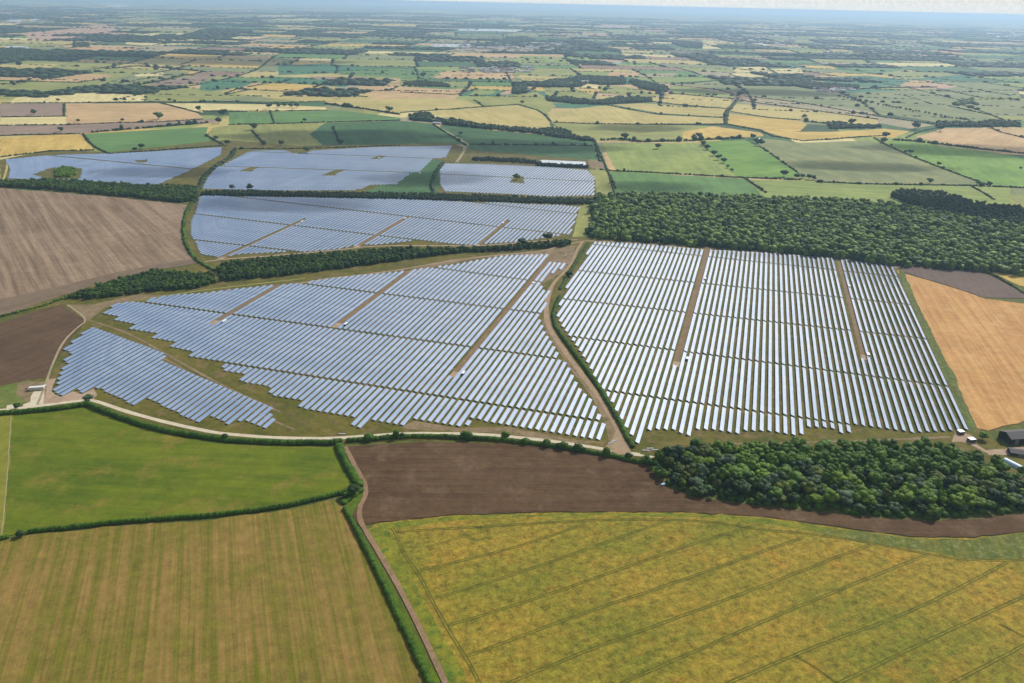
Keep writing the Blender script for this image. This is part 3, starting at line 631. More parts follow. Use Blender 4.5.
MH = [
 ('b', [(148,332),(400,327),(700,318),(1024,310)], 'thin hedge under the two pale green fields'), ('b', [(360,265),(380,325)], 'short hedge splitting the two pale green fields'),
 ('b', [(0,262),(360,263),(650,258)], 'hedge under the pale narrow field, left of the farm trees'), ('b', [(190,456),(500,455),(700,450),(1024,438)], 'dark hedge just above the upper middle solar array'),
 ('b', [(30,385),(70,410),(120,435)], 'short hedge at the left tip of the striped green field'), ('b', [(-60,215),(190,215),(340,225),(500,216),(640,212)], 'hedge behind the pale narrow field'),
 ('b', [(640,225),(860,255),(1024,280)], 'bushy hedge slanting towards the grey farmstead'), ('b', [(130,172),(190,150),(400,160),(640,172),(860,190)], 'broken hedge through the gold fields'),
 ('b', [(270,365),(330,435)], 'short hedge across the yellow end of the striped field'), ('b', [(680,345),(720,430)], 'faint short hedge across the dark green field'),
 ('a', [(0,336),(340,333),(620,322),(830,318),(1040,303)], 'hedge under the wide tan field'), ('a', [(0,388),(210,383),(410,378)], 'dark hedge above the striped gold stubble'),
 ('a', [(425,380),(455,420),(490,450),(560,482)], 'dark hedge on the left side of the emerald field'), ('a', [(560,482),(700,472),(1024,448),(1129,440)], 'hedge between emerald field and the blue left array'),
 ('a', [(0,498),(250,468),(480,463)], 'hedge between gold stubble and the blue left array'), ('a', [(470,372),(600,360),(700,352),(850,340),(1060,322)], 'bushy hedge with small trees above the emerald field'),
 ('a', [(0,222),(330,221),(740,215),(1040,217)], 'hedge line below the pale yellow field'), ('a', [(330,224),(328,285)], 'short dark hedge between the violet and the tan field'),
 ('a', [(0,293),(345,289)], 'hedge above the narrow pale strip field'), ('a', [(20,161),(220,172)], 'thin hedge left of the pale yellow field'),
 ('a', [(335,173),(440,131)], 'hedge on the upper left side of the pale yellow field'), ('a', [(0,106),(190,111),(400,116),(540,96)], 'hedge with bushes below the long tan field'),
 ('a', [(820,221),(920,245),(1020,273)], 'slanting hedge beside the pale wedge of field'), ('a', [(690,132),(840,106),(960,75)], 'bushy hedge between the two grey-green strips'),
 ('a', [(540,46),(700,32),(860,42),(1060,62)], 'thick far hedge above the grey-green field'),
 ('c', [(0,270),(250,253),(430,240),(600,229)], 'thin hedge on the upper edge of the golden field'), ('c', [(600,229),(650,242),(700,255),(740,280),(772,318)], 'dark hedge on the right edge of the golden field'),
 ('c', [(780,320),(1024,328),(1300,330),(1664,330)], 'long straight hedge below the striped gold field'), ('c', [(355,433),(990,439)], 'thin straight hedge between the two dark green fields'),
 ('c', [(990,405),(1005,450),(1024,520)], 'short hedge beside the bare track near the pond'), ('c', [(380,205),(430,240)], 'short dark hedge in the olive fields'),
 ('c', [(0,165),(280,178),(400,147)], 'curved hedge under the tan field'), ('c', [(170,330),(210,356),(340,440)], 'hedge along the grey lane'),
 ('d', [(0,412),(100,405),(200,420),(440,415),(550,408),(740,400)], 'bushy hedge above the light green field with the lone tree'), ('d', [(0,562),(60,568),(320,580),(700,602),(1024,614)], 'dark straight hedge below the two light green fields'),
 ('d', [(830,450),(930,520),(1010,575)], 'dotted hedge between the bright green and the grey-green field'), ('d', [(640,330),(820,360),(880,390),(1024,412)], 'dark hedge under the bright gold field'),
 ('d', [(40,233),(170,258),(300,280),(640,296)], 'slanting hedge across the straw fields'), ('d', [(60,228),(280,215),(450,235),(650,250)], 'upper slanting hedge across the straw fields'),
 ('d', [(640,330),(650,270),(710,195)], 'bushy hedge running away between straw fields'), ('d', [(355,126),(600,153),(710,182),(1024,218),(1424,290),(1750,333)], 'very long dark hedge below the wide grey-green field'),
 ('d', [(360,126),(600,106),(860,108)], 'thin hedge above the wide grey-green field'), ('d', [(370,172),(690,200)], 'thin hedge between pale strips left of the junction'),
 ('d', [(670,265),(860,295),(1024,308)], 'hedge above the bright gold field'), ('d', [(720,206),(800,220),(1024,249),(1424,305)], 'hedge under the narrow grey strip field'),
 ('d', [(0,480),(40,570),(80,660)], 'hedge along the bare track below the light green field'), ('d', [(740,605),(790,640),(850,681)], 'short hedge ending at the big wood'),
 ('d', [(660,70),(700,85),(760,100),(870,107)], 'hedge round the pale far field'), ('d', [(850,38),(900,65),(950,98)], 'dark hedge between the two pale far fields'),
 ('e', [(0,415),(150,408),(300,395),(430,388)], 'hedge below the gold strip'), ('e', [(380,400),(430,430),(560,490),(700,545),(960,640)], 'diagonal hedge with single trees beside the bright green field'),
 ('e', [(470,410),(600,418),(860,450),(1150,480)], 'bushy hedge above the bright green field'), ('e', [(80,625),(330,636),(560,640),(900,645),(1150,655)], 'dark hedge above the yellow-green strip by the wood'),
 ('e', [(760,236),(860,258),(1010,290)], 'hedge across the pale far fields'), ('e', [(700,145),(860,180),(940,196),(1100,200)], 'thin hedge on the far right'),
 ('e', [(30,315),(150,327),(270,335)], 'hedge left of the small thicket'), ('e', [(540,400),(620,365),(720,345)], 'hedge at the tip of the tan field'),
 ('e', [(980,350),(1024,370),(1150,400)], 'thin hedge at the right end of the tan field'), ('e', [(880,650),(940,681),(990,715)], 'short hedge beside the far end of the wood'),
 ('e', [(0,110),(100,140),(300,150),(450,142),(700,140)], 'thick dark hedge with trees behind the grey-green field'),
]
for tl, pts, lab in MH:
    g = P(tl, pts); dist = float(np.mean([math.hypot(*p) for p in g]))
    big = 'bushy' in lab or 'thick' in lab
    hedge(lab, g, (4.8 if not big else 8.0) * (1 + dist / 8000), (3.4 if not big else 6.0), gap=0.12 if 'dotted' not in lab else 0.5, trees=0.10 if big else 0.03, mat=LEAFD)
hedge('grass-edged field hedge at the right of the violet ploughed plot', P('rc', [(885,448),(950,478),(1044,535)]), 4.0, 3.0)

# --- woods and belts
wood('woodland', 'broad deciduous wood behind the right solar array', 'wood', P('o', [(590,204),(600,199),(650,197.5),(720,199),(767,201),(833,203),(880,206),(930,215),(966,222),(1050,232),(1060,280),(983,272),(893,266),(830,258),(768,252),(700,247),(640,242),(592,238),(586,236),(592,222)]),
     8.8, 5.6, 12, CROWN_WOOD, LEAFW, tint=(-0.35, 0.85), hv=(0.6, 1.3), rv=(0.6, 1.35))
wood('woodland', 'darker conifer wood behind the far right end of the broad wood', 'wood', P('o', [(890,197),(896,194),(933,195),(952,199),(966,204),(985,208),(1050,214),(1050,232),(1000,228),(966,222),(930,213)]),
     8.0, 4.6, 13, CROWN_MID, LEAFD, tint=(-0.1, 0.3))
wood('tree_belt', 'dark tree belt along the near corner of the pale ploughed field', 'tree belt', P('o', [(66,300),(90,291),(120,281),(155,273),(190,275),(212,276),(218,282),(195,289),(150,292),(100,299)]), 5.6, 3.4, 7, CROWN_MID, LEAFB, tint=(-0.1, 0.35))
wood('tree_belt', 'long dark tree belt between the shiny upper array and the wide middle array', 'tree belt', P('o', [(216,272),(222,267),(260,261),(317,257.5),(360,253.5),(400,251),(450,251),(500,249),(520,247.5),(550,244),(574,243),(572,246),(525,250),(450,254),(400,261),(325,271),(275,277),(222,282)]), 5.6, 3.4, 8, CROWN_MID, LEAFB, tint=(-0.1, 0.3))
wood('tree_belt', 'dark tree belt between the blue left array and the pale ploughed field', 'tree belt', P('o', [(0,184),(50,182),(100,184.5),(150,188),(185,188),(197,190),(196,200),(180,203),(125,197),(50,190),(0,187)]), 6.5, 4.2, 9, CROWN_MID, LEAFB, tint=(-0.1, 0.35))
wood('tree_belt', 'narrow dark tree line above the shiny upper array, left half', 'tree belt', P('o', [(201,193),(250,192),(300,194),(380,194),(432,195),(432,200),(370,199),(300,197),(201,196)]), 6, 3.4, 6, CROWN_MID, LEAFD, tint=(0, 0.2))
wood('tree_belt', 'narrow dark tree line below the small striped array', 'tree belt', P('o', [(432,195),(450,196),(505,197.5),(550,199.5),(597,200),(600,205),(550,204),(500,202),(432,200.5)]), 6, 3.6, 6, CROWN_MID, LEAFD, tint=(0, 0.2))
wood('thicket', 'low round thicket on the bare patch inside the blue left array', 'thicket', P('a', [(285,600),(290,560),(320,553),(380,560),(392,590),(350,603)]), 6.5, 4.2, 6, CROWN_MID, LEAF, kind=None)
wood('thicket', 'dark wedge of trees beside the pale yellow field', 'thicket', P('a', [(620,145),(650,138),(700,148),(735,178),(690,180),(640,168)]), 9, 6, 9, CROWN_FAR, LEAFD, kind=None)
wood('farm_trees', 'clump of trees round the grey farmstead', 'trees', P('c', [(50,290),(110,275),(160,280),(165,300),(240,315),(330,330),(350,345),(250,335),(150,318),(60,310)]), 11, 7, 10, CROWN_FAR, LEAFD)
wood('tree_belt', 'curved belt of trees along the dark green field', 'tree belt', P('c', [(250,300),(300,310),(420,335),(520,345),(700,360),(800,350),(860,365),(905,395),(990,408),(990,418),(850,405),(700,378),(500,360),(350,345),(270,325)]), 10, 6, 8, CROWN_FAR, LEAFD)
wood('tree_belt', 'dark wood round the white country house', 'wood', P('c', [(575,170),(580,140),(640,135),(660,160),(690,150),(700,125),(780,108),(880,100),(930,85),(1020,90),(1150,95),(1155,128),(1024,128),(960,120),(920,140),(820,135),(700,140),(650,170),(600,178)]), 13, 8, 12, CROWN_FAR, LEAFD)
wood('tree_belt', 'dark wood to the right of the country house', 'wood', P('d', [(145,115),(170,105),(260,125),(340,140),(355,165),(300,165),(200,145)]), 13, 8, 12, CROWN_FAR, LEAFD)
wood('tree_belt', 'row of trees below the country house park', 'tree belt', P('c', [(740,195),(850,195),(1000,215),(1120,195),(1290,200),(1290,215),(1024,230),(900,225),(760,212)]), 13, 8, 10, CROWN_FAR, LEAFD)
wood('tree_belt', 'rectangular dark plantation beside the tan fields', 'plantation', P('c', [(20,118),(100,110),(220,120),(262,132),(250,140),(120,135),(20,128)]), 10, 6, 8, CROWN_FAR, LEAFD)
wood('tree_belt', 'dark conifer row behind the small striped array', 'tree belt', P('c', [(365,508),(440,506),(620,515),(700,524),(700,534),(540,524),(370,517)]), 6.5, 3.0, 7, CROWN_MID, LEAFD, tint=(-0.2, 0.1))
wood('tree_belt', 'thin conifer row in front of the bright pond', 'tree belt', P('c', [(700,535),(960,550),(960,556),(700,546)]), 5.0, 2.6, 7, CROWN_MID, LEAFD, tint=(-0.2, 0.1))
wood('thicket', 'small blue-green thicket above the gold strip', 'thicket', P('e', [(140,325),(200,320),(280,335),(420,340),(410,350),(280,352),(160,355)]), 13, 7, 8, CROWN_FAR, LEAFD, kind=None)
wood('thicket', 'pale bushy thicket in the far grey-green field', 'thicket', P('e', [(780,225),(880,198),(895,222),(800,234)]), 14, 9, 8, CROWN_FAR, LEAFW, kind=None)
wood('thicket', 'bushes at the right end of the grey-green field', 'thicket', P('e', [(700,315),(760,320),(900,325),(990,310),(1124,320),(1124,345),(900,345),(700,340)]), 14, 7, 8, CROWN_FAR, LEAFD, kind=None)
wood('far_off_woodland', 'dark wood beyond the grey-green fields', 'wood', P('e', [(-60,95),(0,100),(60,120),(150,125),(300,135),(300,152),(200,150),(80,152),(0,140),(-80,125)]), 16, 10, 12, CROWN_FAR, LEAFD)
wood('far_off_woodland', 'flat dark wood on the far left', 'wood', P('g1', [(0,255),(100,250),(300,270),(300,290),(160,308),(0,308)]), 17, 10, 11, CROWN_FAR, LEAFD)
wood('far_off_woodland', 'small square wood between pale far fields', 'wood', P('g1', [(820,178),(900,178),(915,195),(820,195)]), 20, 12, 11, CROWN_FAR, LEAFD)
wood('far_off_woodland', 'small wood below the pink far fields', 'wood', P('g1', [(380,218),(455,222),(455,240),(380,240)]), 20, 12, 11, CROWN_FAR, LEAFD)
wood('far_off_woodland', 'dark triangular wood behind the far lake', 'wood', P('g3', [(470,215),(560,195),(640,188),(700,210),(620,222),(540,222)]), 26, 16, 14, CROWN_FAR, LEAFD)
wood('far_off_woodland', 'dark rectangular wood left of the pale far field', 'wood', P('g4', [(370,225),(380,210),(440,215),(520,220),(520,245),(440,245)]), 24, 15, 14, CROWN_FAR, LEAFD)

# far-off hedgerows and trees of the patchwork: uncountable, one object
pos = []; scl = []
for (x0, x1, y0, y1), key in zip(far_cells, cellkey):
    cx, cy = warp((x0 + x1) / 2, (y0 + y1) / 2); d = math.hypot(cx, cy)
    if d < 3300 or d > 26000 or abs(cx) > cy * 0.72 + 200: continue
    st = 6 + d * 0.0035
    for (ax, ay, bx, by) in ((x0, y0, x1, y0), (x0, y0, x0, y1)):
        L = math.hypot(bx - ax, by - ay); n = int(L / st); woody = random.random(); 
        for i in range(n):
            if random.random() < 0.22: continue
            t = (i + random.random()) / n; px, py = warp(ax + (bx - ax) * t, ay + (by - ay) * t)
            tall = random.random() < (0.05 + 0.3 * woody * woody)
            r = random.uniform(0.34, 0.52) * st * (1.0 if not tall else 1.3); h = random.uniform(2.0, 4) if not tall else random.uniform(6, 13)
            pos.append((px, py, h * 0.35)); scl.append((r, r, h * 0.65))
    dark = key == 'wood' or (d > 5200 and random.random() < 0.13)
    if dark:
        sp = 20 + d * 0.0055; a = grid_in([warp(x0, y0), warp(x1, y0), warp(x1, y1), warp(x0, y1)], sp)
        for p in a: 
            h = random.uniform(8, 15); pos.append((p[0], p[1], h * 0.4)); scl.append((sp * 0.62, sp * 0.62, h * 0.6))
print('far blobs', len(pos))
V, F, Tt = merge(BLOB, np.array(pos), np.array(scl), rng.uniform(-0.1, 0.3, len(pos)))
tag(link('far_off_hedgerows', mesh('far_off_hedgerows', V, F, LEAFD, tint=Tt)), 'dark hedgerows, woods and single trees of the far plain', 'hedgerows', kind='stuff')

# --- trees as things
CM = {}
def crown_mesh(near, k, tone):
    key = (near, k, tone)
    if key not in CM:
        v, f, t = (CROWN_NEAR if near else CROWN_MID)[k]; CM[key] = mesh('crown', v, f, TONES[tone][1], tint=t)
    return CM[key]
def trunk_mesh():
    V = []; F = []
    def limb(p0, p1, r0, r1):
        p0 = np.array(p0); p1 = np.array(p1); d = p1 - p0; d /= np.linalg.norm(d); a = np.cross(d, [0.3, 0.9, 0.1]); a /= np.linalg.norm(a); c = np.cross(d, a); b = len(V)
        for p, r in ((p0, r0), (p1, r1)):
            for i in range(7):
                t = 2 * PI * i / 7; V.append(tuple(p + (a * math.cos(t) + c * math.sin(t)) * r))
        for i in range(7): F.append((b + i, b + (i + 1) % 7, b + 7 + (i + 1) % 7, b + 7 + i))
    limb((0, 0, -0.02), (0, 0, 0.45), 0.035, 0.024)
    for i in range(5):
        t = i * 2.4; limb((0, 0, 0.3 + 0.03 * i), (0.2 * math.cos(t), 0.2 * math.sin(t), 0.62 + 0.02 * i), 0.016, 0.007)
    return mesh('trunk', V, F, BARK)
TRUNK = trunk_mesh(); HT = 'single trees of the hedgerows'
def tree(x, y, r, h, tone, label, group, near=True, k=None):
    root = empty('tree', (x, y, 0), random.uniform(0, 2 * PI)); tag(root, label, 'tree', group)
    c = link('crown', crown_mesh(near, random.randrange(7 if near else 6) if k is None else k, tone), root)
    ch = h * 0.46
    if group == HT or group == 'dotted line of far trees': ch = max(ch, r * 0.8); h = max(h, ch * 2.0)
    c.location = (0, 0, h - ch * 0.92); c.scale = (r, r, ch)
    t = link('trunk', TRUNK, root); t.scale = (h, h, h)
    return root
def ordn(n):
    return '%d%s' % (n, 'th' if 10 <= n % 100 <= 20 else {1: 'st', 2: 'nd', 3: 'rd'}.get(n % 10, 'th'))
copse = P('o', [(652,462),(664,458.5),(684,452),(738,450),(797,450),(866,449.5),(941,449),(962,455),(974,461),(995,468),(1012,476),(1050,484),(1055,512),(1024,512),(985,514),(930,519.5),(850,513),(770,505),(715,498),(690,494),(668,484),(654,472)])
front = np.array(densify(P('o', [(654,474),(668,484),(690,494),(715,498),(770,505),(850,513),(930,519.5),(985,514),(1024,512),(1055,512)]), 0, False))
cp_ = grid_in(copse, 9.3, 0.2)
dd = np.array([np.min(np.hypot(*(front - p).T)) for p in cp_]); order = np.argsort(dd)
line = (dd // 8.2).astype(int) + 1
ind = order[:215]; rest = order[215:]
SZ = lambda r: 'small' if r < 4.7 else ('broad' if r > 6.3 else 'round')
groups = {}
for i in ind: groups.setdefault(int(line[i]), []).append(i)
for ln, idx in groups.items():
    idx.sort(key=lambda i: cp_[i][0])
    for n, i in enumerate(idx):
        x, y = cp_[i]; edge = ln == 1
        r = random.uniform(3.2, 8.0) * (0.8 if edge else 1); h = random.uniform(9, 14) * (0.68 if edge else 1)
        tone = random.choices([0, 1, 2, 3, 4], [4, 5, 2.2, 1.6, 1.8])[0]
        w = 'front line on the ploughed strip' if edge else '%s line behind the ploughed strip' % ordn(ln)
        tree(x, y, r, h, tone, '%s %s copse tree, %s, %s from the pointed end' % (SZ(r), TONES[tone][0], w, ordn(n + 1)), 'trees of the copse')
p = cp_[rest]; n = len(p); R = rng.uniform(4.2, 7.0, n); H = rng.uniform(9, 14, n); ch = H * 0.46
V, F, Tt = merge(CROWN_NEAR, np.stack([p[:, 0], p[:, 1], H - ch * .92], 1), np.stack([R, R, ch], 1), rng.uniform(0, 0.35, n))
us = grid_in(copse, 6.5); V2, F2, T2 = merge(BLOB_NEAR, np.stack([us[:, 0], us[:, 1], np.full(len(us), 1.0)], 1), np.stack([np.full(len(us), 3.0)] * 2 + [rng.uniform(1.5, 3.2, len(us))], 1), rng.uniform(-0.1, 0.4, len(us)))
tag(link('copse_trees', mesh('copse_trees', V, F, LEAF, tint=Tt)), 'far rows of trees in the copse, nearest the solar array', 'trees', 'trees of the copse', 'stuff')
tag(link('undergrowth', mesh('undergrowth', V2, F2, LEAFH, tint=T2)), 'green undergrowth between the trees of the copse', 'undergrowth', None, 'stuff')

HT = 'single trees of the hedgerows'
for tl, px, py, r, h, tone, near, lab in [
 ('o',88.5,402,5.0,7.5,3,1,'pale grey-green bushy tree at the bend of the gravel road'), ('o',225.5,439.5,3.6,6,0,1,'small dark round tree between the gravel road and the pasture'),
 ('o',569,277,5.5,8,0,1,'lone dark round tree beside the gravel track junction'), ('o',353,494.5,6.0,7.5,0,1,'broad dark tree at the corner of pasture and hay field'),
 ('o',346,497,4.0,6,1,1,'smaller tree on the left of the dark corner tree'), ('o',20.5,536.5,3.2,5,0,1,'small dark bush tree at the pasture gateway'),
 ('o',402,437.5,2.4,4.5,0,1,'small dark shrub tree on the road hedge, farthest left above the brown field'), ('o',388,438,2.2,4,0,1,'tiny round tree on the road hedge above the brown field corner'),
 ('o',505.5,438.5,4.2,6,1,1,'round green tree on the road hedge below the middle array'), ('o',558.5,448.5,3.2,5.5,0,1,'dark tree on the road hedge above the brown field'),
 ('o',584,452,2.5,4.5,0,1,'small dark tree on the road hedge near the track junction'), ('o',628,459,3.8,6,0,1,'dark tree where the gravel track meets the road'),
 ('o',645,463,4.6,7,1,1,'round tree between the track junction and the copse'), ('o',18,409,3.6,6,0,1,'dark tree by the hedge below the white cabin site'),
 ('rb',760,372,5.0,4.5,1,1,'spreading green bush tree between the grey cabins and the dark barn'), ('rc',1012,150,4.5,8,0,0,'dark tree at the far end of the violet ploughed plot'),
 ('d',293,455,13,15,0,0,'large lone tree standing in the light green field'), ('d',818,440,17,19,0,0,'biggest dark tree at the head of the bright green field'),
 ('d',780,405,13,14,0,0,'dark tree beside the biggest tree of the bright green field'), ('d',800,425,12,14,0,0,'tree between the two dark trees at the head of the bright field'),
 ('d',530,440,12,13,0,0,'first dark tree of the slanting row'), ('d',550,460,12,14,0,0,'second dark tree of the slanting row'), ('d',583,490,12,14,0,0,'third dark tree of the slanting row'),
 ('d',605,512,12,13,0,0,'fourth dark tree of the slanting row'), ('d',632,528,11,12,0,0,'fifth dark tree of the slanting row'), ('d',652,553,7,8,0,0,'small sixth tree of the slanting row'), ('d',675,570,6,7,0,0,'last little tree of the slanting row'),
 ('d',940,598,13,14,0,0,'round dark tree on the hedge below the bright green field'), ('d',1003,608,10,9,0,0,'bushy tree right of the round hedge tree'), ('e',10,605,9,9,0,0,'dark hedge tree at the left end of the short tree row'), ('e',45,612,11,10,0,0,'dark hedge tree in the middle of the short tree row'), ('e',72,614,9,9,0,0,'dark hedge tree at the right end of the short tree row'),
 ('e',437,400,16,18,0,0,'tall dark tree on top of the hedge junction'), ('e',430,425,14,15,0,0,'lower dark tree at the hedge junction'), ('e',465,443,7,8,0,0,'small tree just below the hedge junction'),
 ('e',563,482,11,13,0,0,'round tree on the diagonal hedge'), ('e',538,476,7,8,0,0,'little tree left of the round diagonal hedge tree'), ('e',708,543,9,9,0,0,'low tree halfway down the diagonal hedge'),
 ('e',660,632,11,13,0,0,'round tree on the hedge above the yellow-green strip'), ('e',912,642,8,8,0,0,'small tree near the foot of the diagonal hedge'), ('e',967,646,9,9,0,0,'tree at the foot of the diagonal hedge'),
 ('e',588,355,22,18,0,0,'broad dark tree left of the tan field'), ('e',718,366,18,10,0,0,'flat bushy tree inside the tan field'), ('e',265,330,17,18,0,0,'tall tree at the thicket above the gold strip'),
 ('e',20,300,13,15,3,0,'grey-green tree in the straw field'), ('e',862,252,14,13,0,0,'single tree on the far slanting hedge'), ('e',975,355-5,10,8,0,0,'bush at the far end of the tan field'),
 ('a',728,455,11,14,0,0,'round tree on the near edge of the emerald field'), ('a',692,466,8,7,0,0,'bush beside the emerald field tree'), ('a',310,368,12,10,0,0,'dark tree at the hedge above the gold stubble'),
 ('a',812,305,20,11,1,0,'wide green tree under the tan field'), ('a',630,315,9,8,0,0,'small tree on the hedge under the tan field'), ('a',172,280,14,9,0,0,'bush in the violet-brown field'),
 ('a',640,214,12,10,0,0,'tree on the hedge below the pale yellow field'), ('a',595,214,12,9,0,0,'bush left of the tree below the pale yellow field'), ('a',745,200,10,14,0,0,'tree at the right tip of the pale yellow field'),
 ('a',100,126,16,13,0,0,'first tree of the olive field corner'), ('a',128,122,14,12,0,0,'second tree of the olive field corner'), ('a',155,112,14,16,0,0,'tall tree of the olive field corner'), ('a',75,134,13,12,0,0,'left tree of the olive field corner'),
 ('a',250,102,14,16,0,0,'upright tree below the long tan field'), ('a',218,106,17,11,0,0,'broad tree below the long tan field'), ('a',352,156,13,14,0,0,'lone tree on the hedge left of the pale yellow field'), ('a',100,38,26,18,0,0,'large far tree on the left straw field'),
 ('a',298,212,9,10,0,0,'small tree above the violet-brown field'), ('a',402,320,9,8,0,0,'small tree at the left of the wide tan field hedge'), ('a',1020,262,16,17,0,0,'dark tree at the right end of the wide tan field'), 
 ('b',272,358,17,13,0,0,'wide tree on the yellow end of the striped field'), ('b',85,408,9,10,0,0,'tree on the hedge at the striped field tip'), ('b',140,438,13,11,0,0,'dark tree above the upper middle array, left end'), ('b',330,435,10,11,0,0,'dark tree above the upper middle array, near the short hedge'),
 ('b',415,440,13,9,0,0,'flat dark tree above the upper middle array'), ('b',718,432,13,15,0,0,'tallest dark tree above the upper middle array'), ('b',545,475,13,9,1,0,'bush at the notch of the upper middle array'), ('b',712,200,15,17,0,0,'round tree in the straw field'), ('b',588,162,14,13,0,0,'tree at the right of the gold field'),
 ('b',970,270,18,16,0,0,'big tree left of the grey farmstead'), ('b',120,285,18,14,0,0,'broad tree left of the pale green fields'), ('b',95,325,16,12,0,0,'tree at the left corner of the pale green fields'), ('b',400,245,13,17,0,0,'first tree of the upright row above the pale green field'), ('b',432,240,12,18,0,0,'second tree of the upright row above the pale green field'),
 ('b',462,245,13,17,0,0,'third tree of the upright row above the pale green field'), ('b',495,246,15,16,0,0,'last broad tree of the upright row above the pale green field'), ('b',355,250,15,15,0,0,'left end tree of the upright row above the pale green field'), ('b',535,316,9,8,0,0,'small tree on the hedge under the pale green field'),
 ('c',120,90,22,15,0,0,'dark tree at the corner of the teal far field'), ('c',625,226,12,10,0,0,'tree on top of the golden field hedge'), ('c',310,385,9,10,0,0,'tree beside the grey lane'), ('c',465,612,8,9,1,0,'round green tree inside the small striped array') if False else ('c',598,612,11,7,1,0,'green bush inside the small striped array'),
 ('d',148,190,17,17,0,0,'tree in the park below the country house'), ('d',30,165,20,18,0,0,'dark park tree near the country house'), ('d',652,160,15,13,0,0,'tree on the very long dark hedge'), ('d',716,190,24,20,0,0,'wide dark tree where the far hedges meet'), ('d',790,217,14,12,0,0,'tree on the hedge of the grey strip'),
 ('d',505,400,14,15,0,0,'tall tree on the hedge above the light green field'), ('d',480,408,13,12,0,0,'left companion of the tall hedge tree'), ('d',125,408,16,12,0,0,'bushy tree on the hedge by the dark green field'), ('d',888,98,22,16,0,0,'dark round tree beside the pale far field'),
 ('t2',130,240,7,7,0,0,'first round tree on the tree line left of the ridge'), ('t2',200,243,9,9,0,0,'second bigger round tree on the dark tree line'), ('t3',590,445,9,11,0,0,'tall dark tree near the end of the long belt'), ('t3',485,465,9,10,0,0,'dark tree on the long belt by the gravel track')]:
    x, y = P(tl, [(px, py)])[0]
    k = 0.78 if tl in ('a','b','c','d','e') else 1.0
    tree(x, y, r * k, h * k, tone, lab, HT, bool(near))
# dotted line of trees across the wide grey-green field
for n, (px, py) in enumerate([(200,192),(225,198),(245,200),(262,205),(278,208),(292,211),(305,212),(335,218),(366,225),(398,234),(425,238),(440,241),(458,243),(475,248),(492,250),(510,252),(542,258),(560,262),(578,268),(592,268),(608,270),(640,276),(660,280),(690,288),(720,292),(742,296),(760,299),(778,303),(800,307),(820,310),(840,314)]):
    x, y = P('e', [(px, py)])[0]
    tree(x, y, random.uniform(4.5, 9), random.uniform(7, 12), 0, '%s small dark tree, counted from the wood, of the dotted line across the grey-green field' % ordn(n + 1), 'dotted line of far trees', False)

# ------------------------------------------------------------------ solar arrays
PANEL = panel_mat('solar_glass'); BACK = plain('panel_back', (0.10, 0.10, 0.11), 0.6); STEEL = plain('galvanised_steel', (0.22, 0.22, 0.22), 0.5, 0.4)
PITCHW = 6.9; HW = 1.74; ZL, ZH = 0.8, 2.2
ZHK = dict(right=2.2, middle=1.95, left=1.85, shiny=1.65, upper=1.55, small=1.8, blue=1.55)   # each array's own height
ARR = {}
def array(key, th, poly, gaps, lanes=(), holes=(), gap=3.6, v_off=0.0):
    """returns runs (v, u0, u1, band). gaps: pairs of pixels giving the cross aisle; lanes: (pixel middle, top pixel, bottom pixel, width in columns)"""
    th = math.radians(th); s, c = math.sin(th), math.cos(th)
    tu = lambda p: p[0] * s + p[1] * c
    tvv = lambda p: p[0] * c - p[1] * s
    W = P('o', poly); UV = np.array([(tvv(p), tu(p)) for p in W])
    G = []
    for g in gaps:
        a, b = P('o', g[:2]); va, ua, vb, ub = tvv(a), tu(a), tvv(b), tu(b); G.append((va, ua, (ub - ua) / (vb - va)))
    L = []
    for (m, t, b, wc) in lanes:
        m, t, b = P('o', [m, t, b]); L.append((tvv(m), tu(b), tu(t), wc))
    Hs = [np.array([(tvv(p), tu(p)) for p in P('o', h)]) for h in holes]
    v0, v1 = UV[:, 0].min(), UV[:, 0].max(); u0, u1 = UV[:, 1].min(), UV[:, 1].max()
    us = np.arange(u0 - 1, u1 + 1, 0.5); runs = []
    v = v0 + PITCHW / 2 + v_off; ci = 0
    while v < v1:
        pts = np.stack([np.full(len(us), v), us], 1); ok = inside(UV, pts)
        for h in Hs: ok &= ~inside(h, pts)
        for (lv, lb, lt, wc) in L:
            if abs(v - lv) < PITCHW * wc / 2: ok &= ~((us > lb) & (us < lt))
        cut = np.zeros(len(us), int)
        for gi, (va, ua, k) in enumerate(G):
            gu = ua + (v - va) * k; ok &= ~(np.abs(us - gu) < gap / 2); cut += us > gu
        idx = np.nonzero(ok)[0]
        if len(idx):
            for seg in np.split(idx, np.nonzero(np.diff(idx) > 1)[0] + 1):
                if len(seg) * 0.5 > 8:
                    a, b = us[seg[0]], us[seg[-1]]; a = math.ceil(a / 2) * 2.0 if cut[seg[0]] == 0 else a
                    runs.append((v, a, b, int(cut[seg[0]])))
        v += PITCHW; ci += 1
    ARR[key] = (th, runs, L)
A_poly = [(594,242.5),(640,244.5),(700,250),(768,253.5),(828,258.5),(893,265),(969,430.5),(947,432),(925,433),(900,434),(873,431.5),(851,431.5),(851,434),(838,434.5),(833,430),(808,429),(806,435),(792,436.5),(760,432),(744,432),(744,437),(717,431.5),(694,431.5),(694,438),(676,434),(676,431.5),(653.5,431.5),(648,431.5),(648,438.5),(637,444.5),
          (633,441),(629,434),(618.6,418),(610,401),(599.5,390),(590,368),(580,352),(570,337.5),(562.5,327.5),(557.5,317.5),(561,298),(577.5,271)]
array('right', 16.6, A_poly, [((606.9,392),(838,424)),((570,337.5),(948,387.5)),((565,300),(928,340)),((577.5,271.3),(911.8,305.8)),((615,247.5),(896.8,277.5))],
      lanes=[((693,303),(706.5,246),(679,367),1.0),((851.5,308),(839,255),(867,360),1.0)])
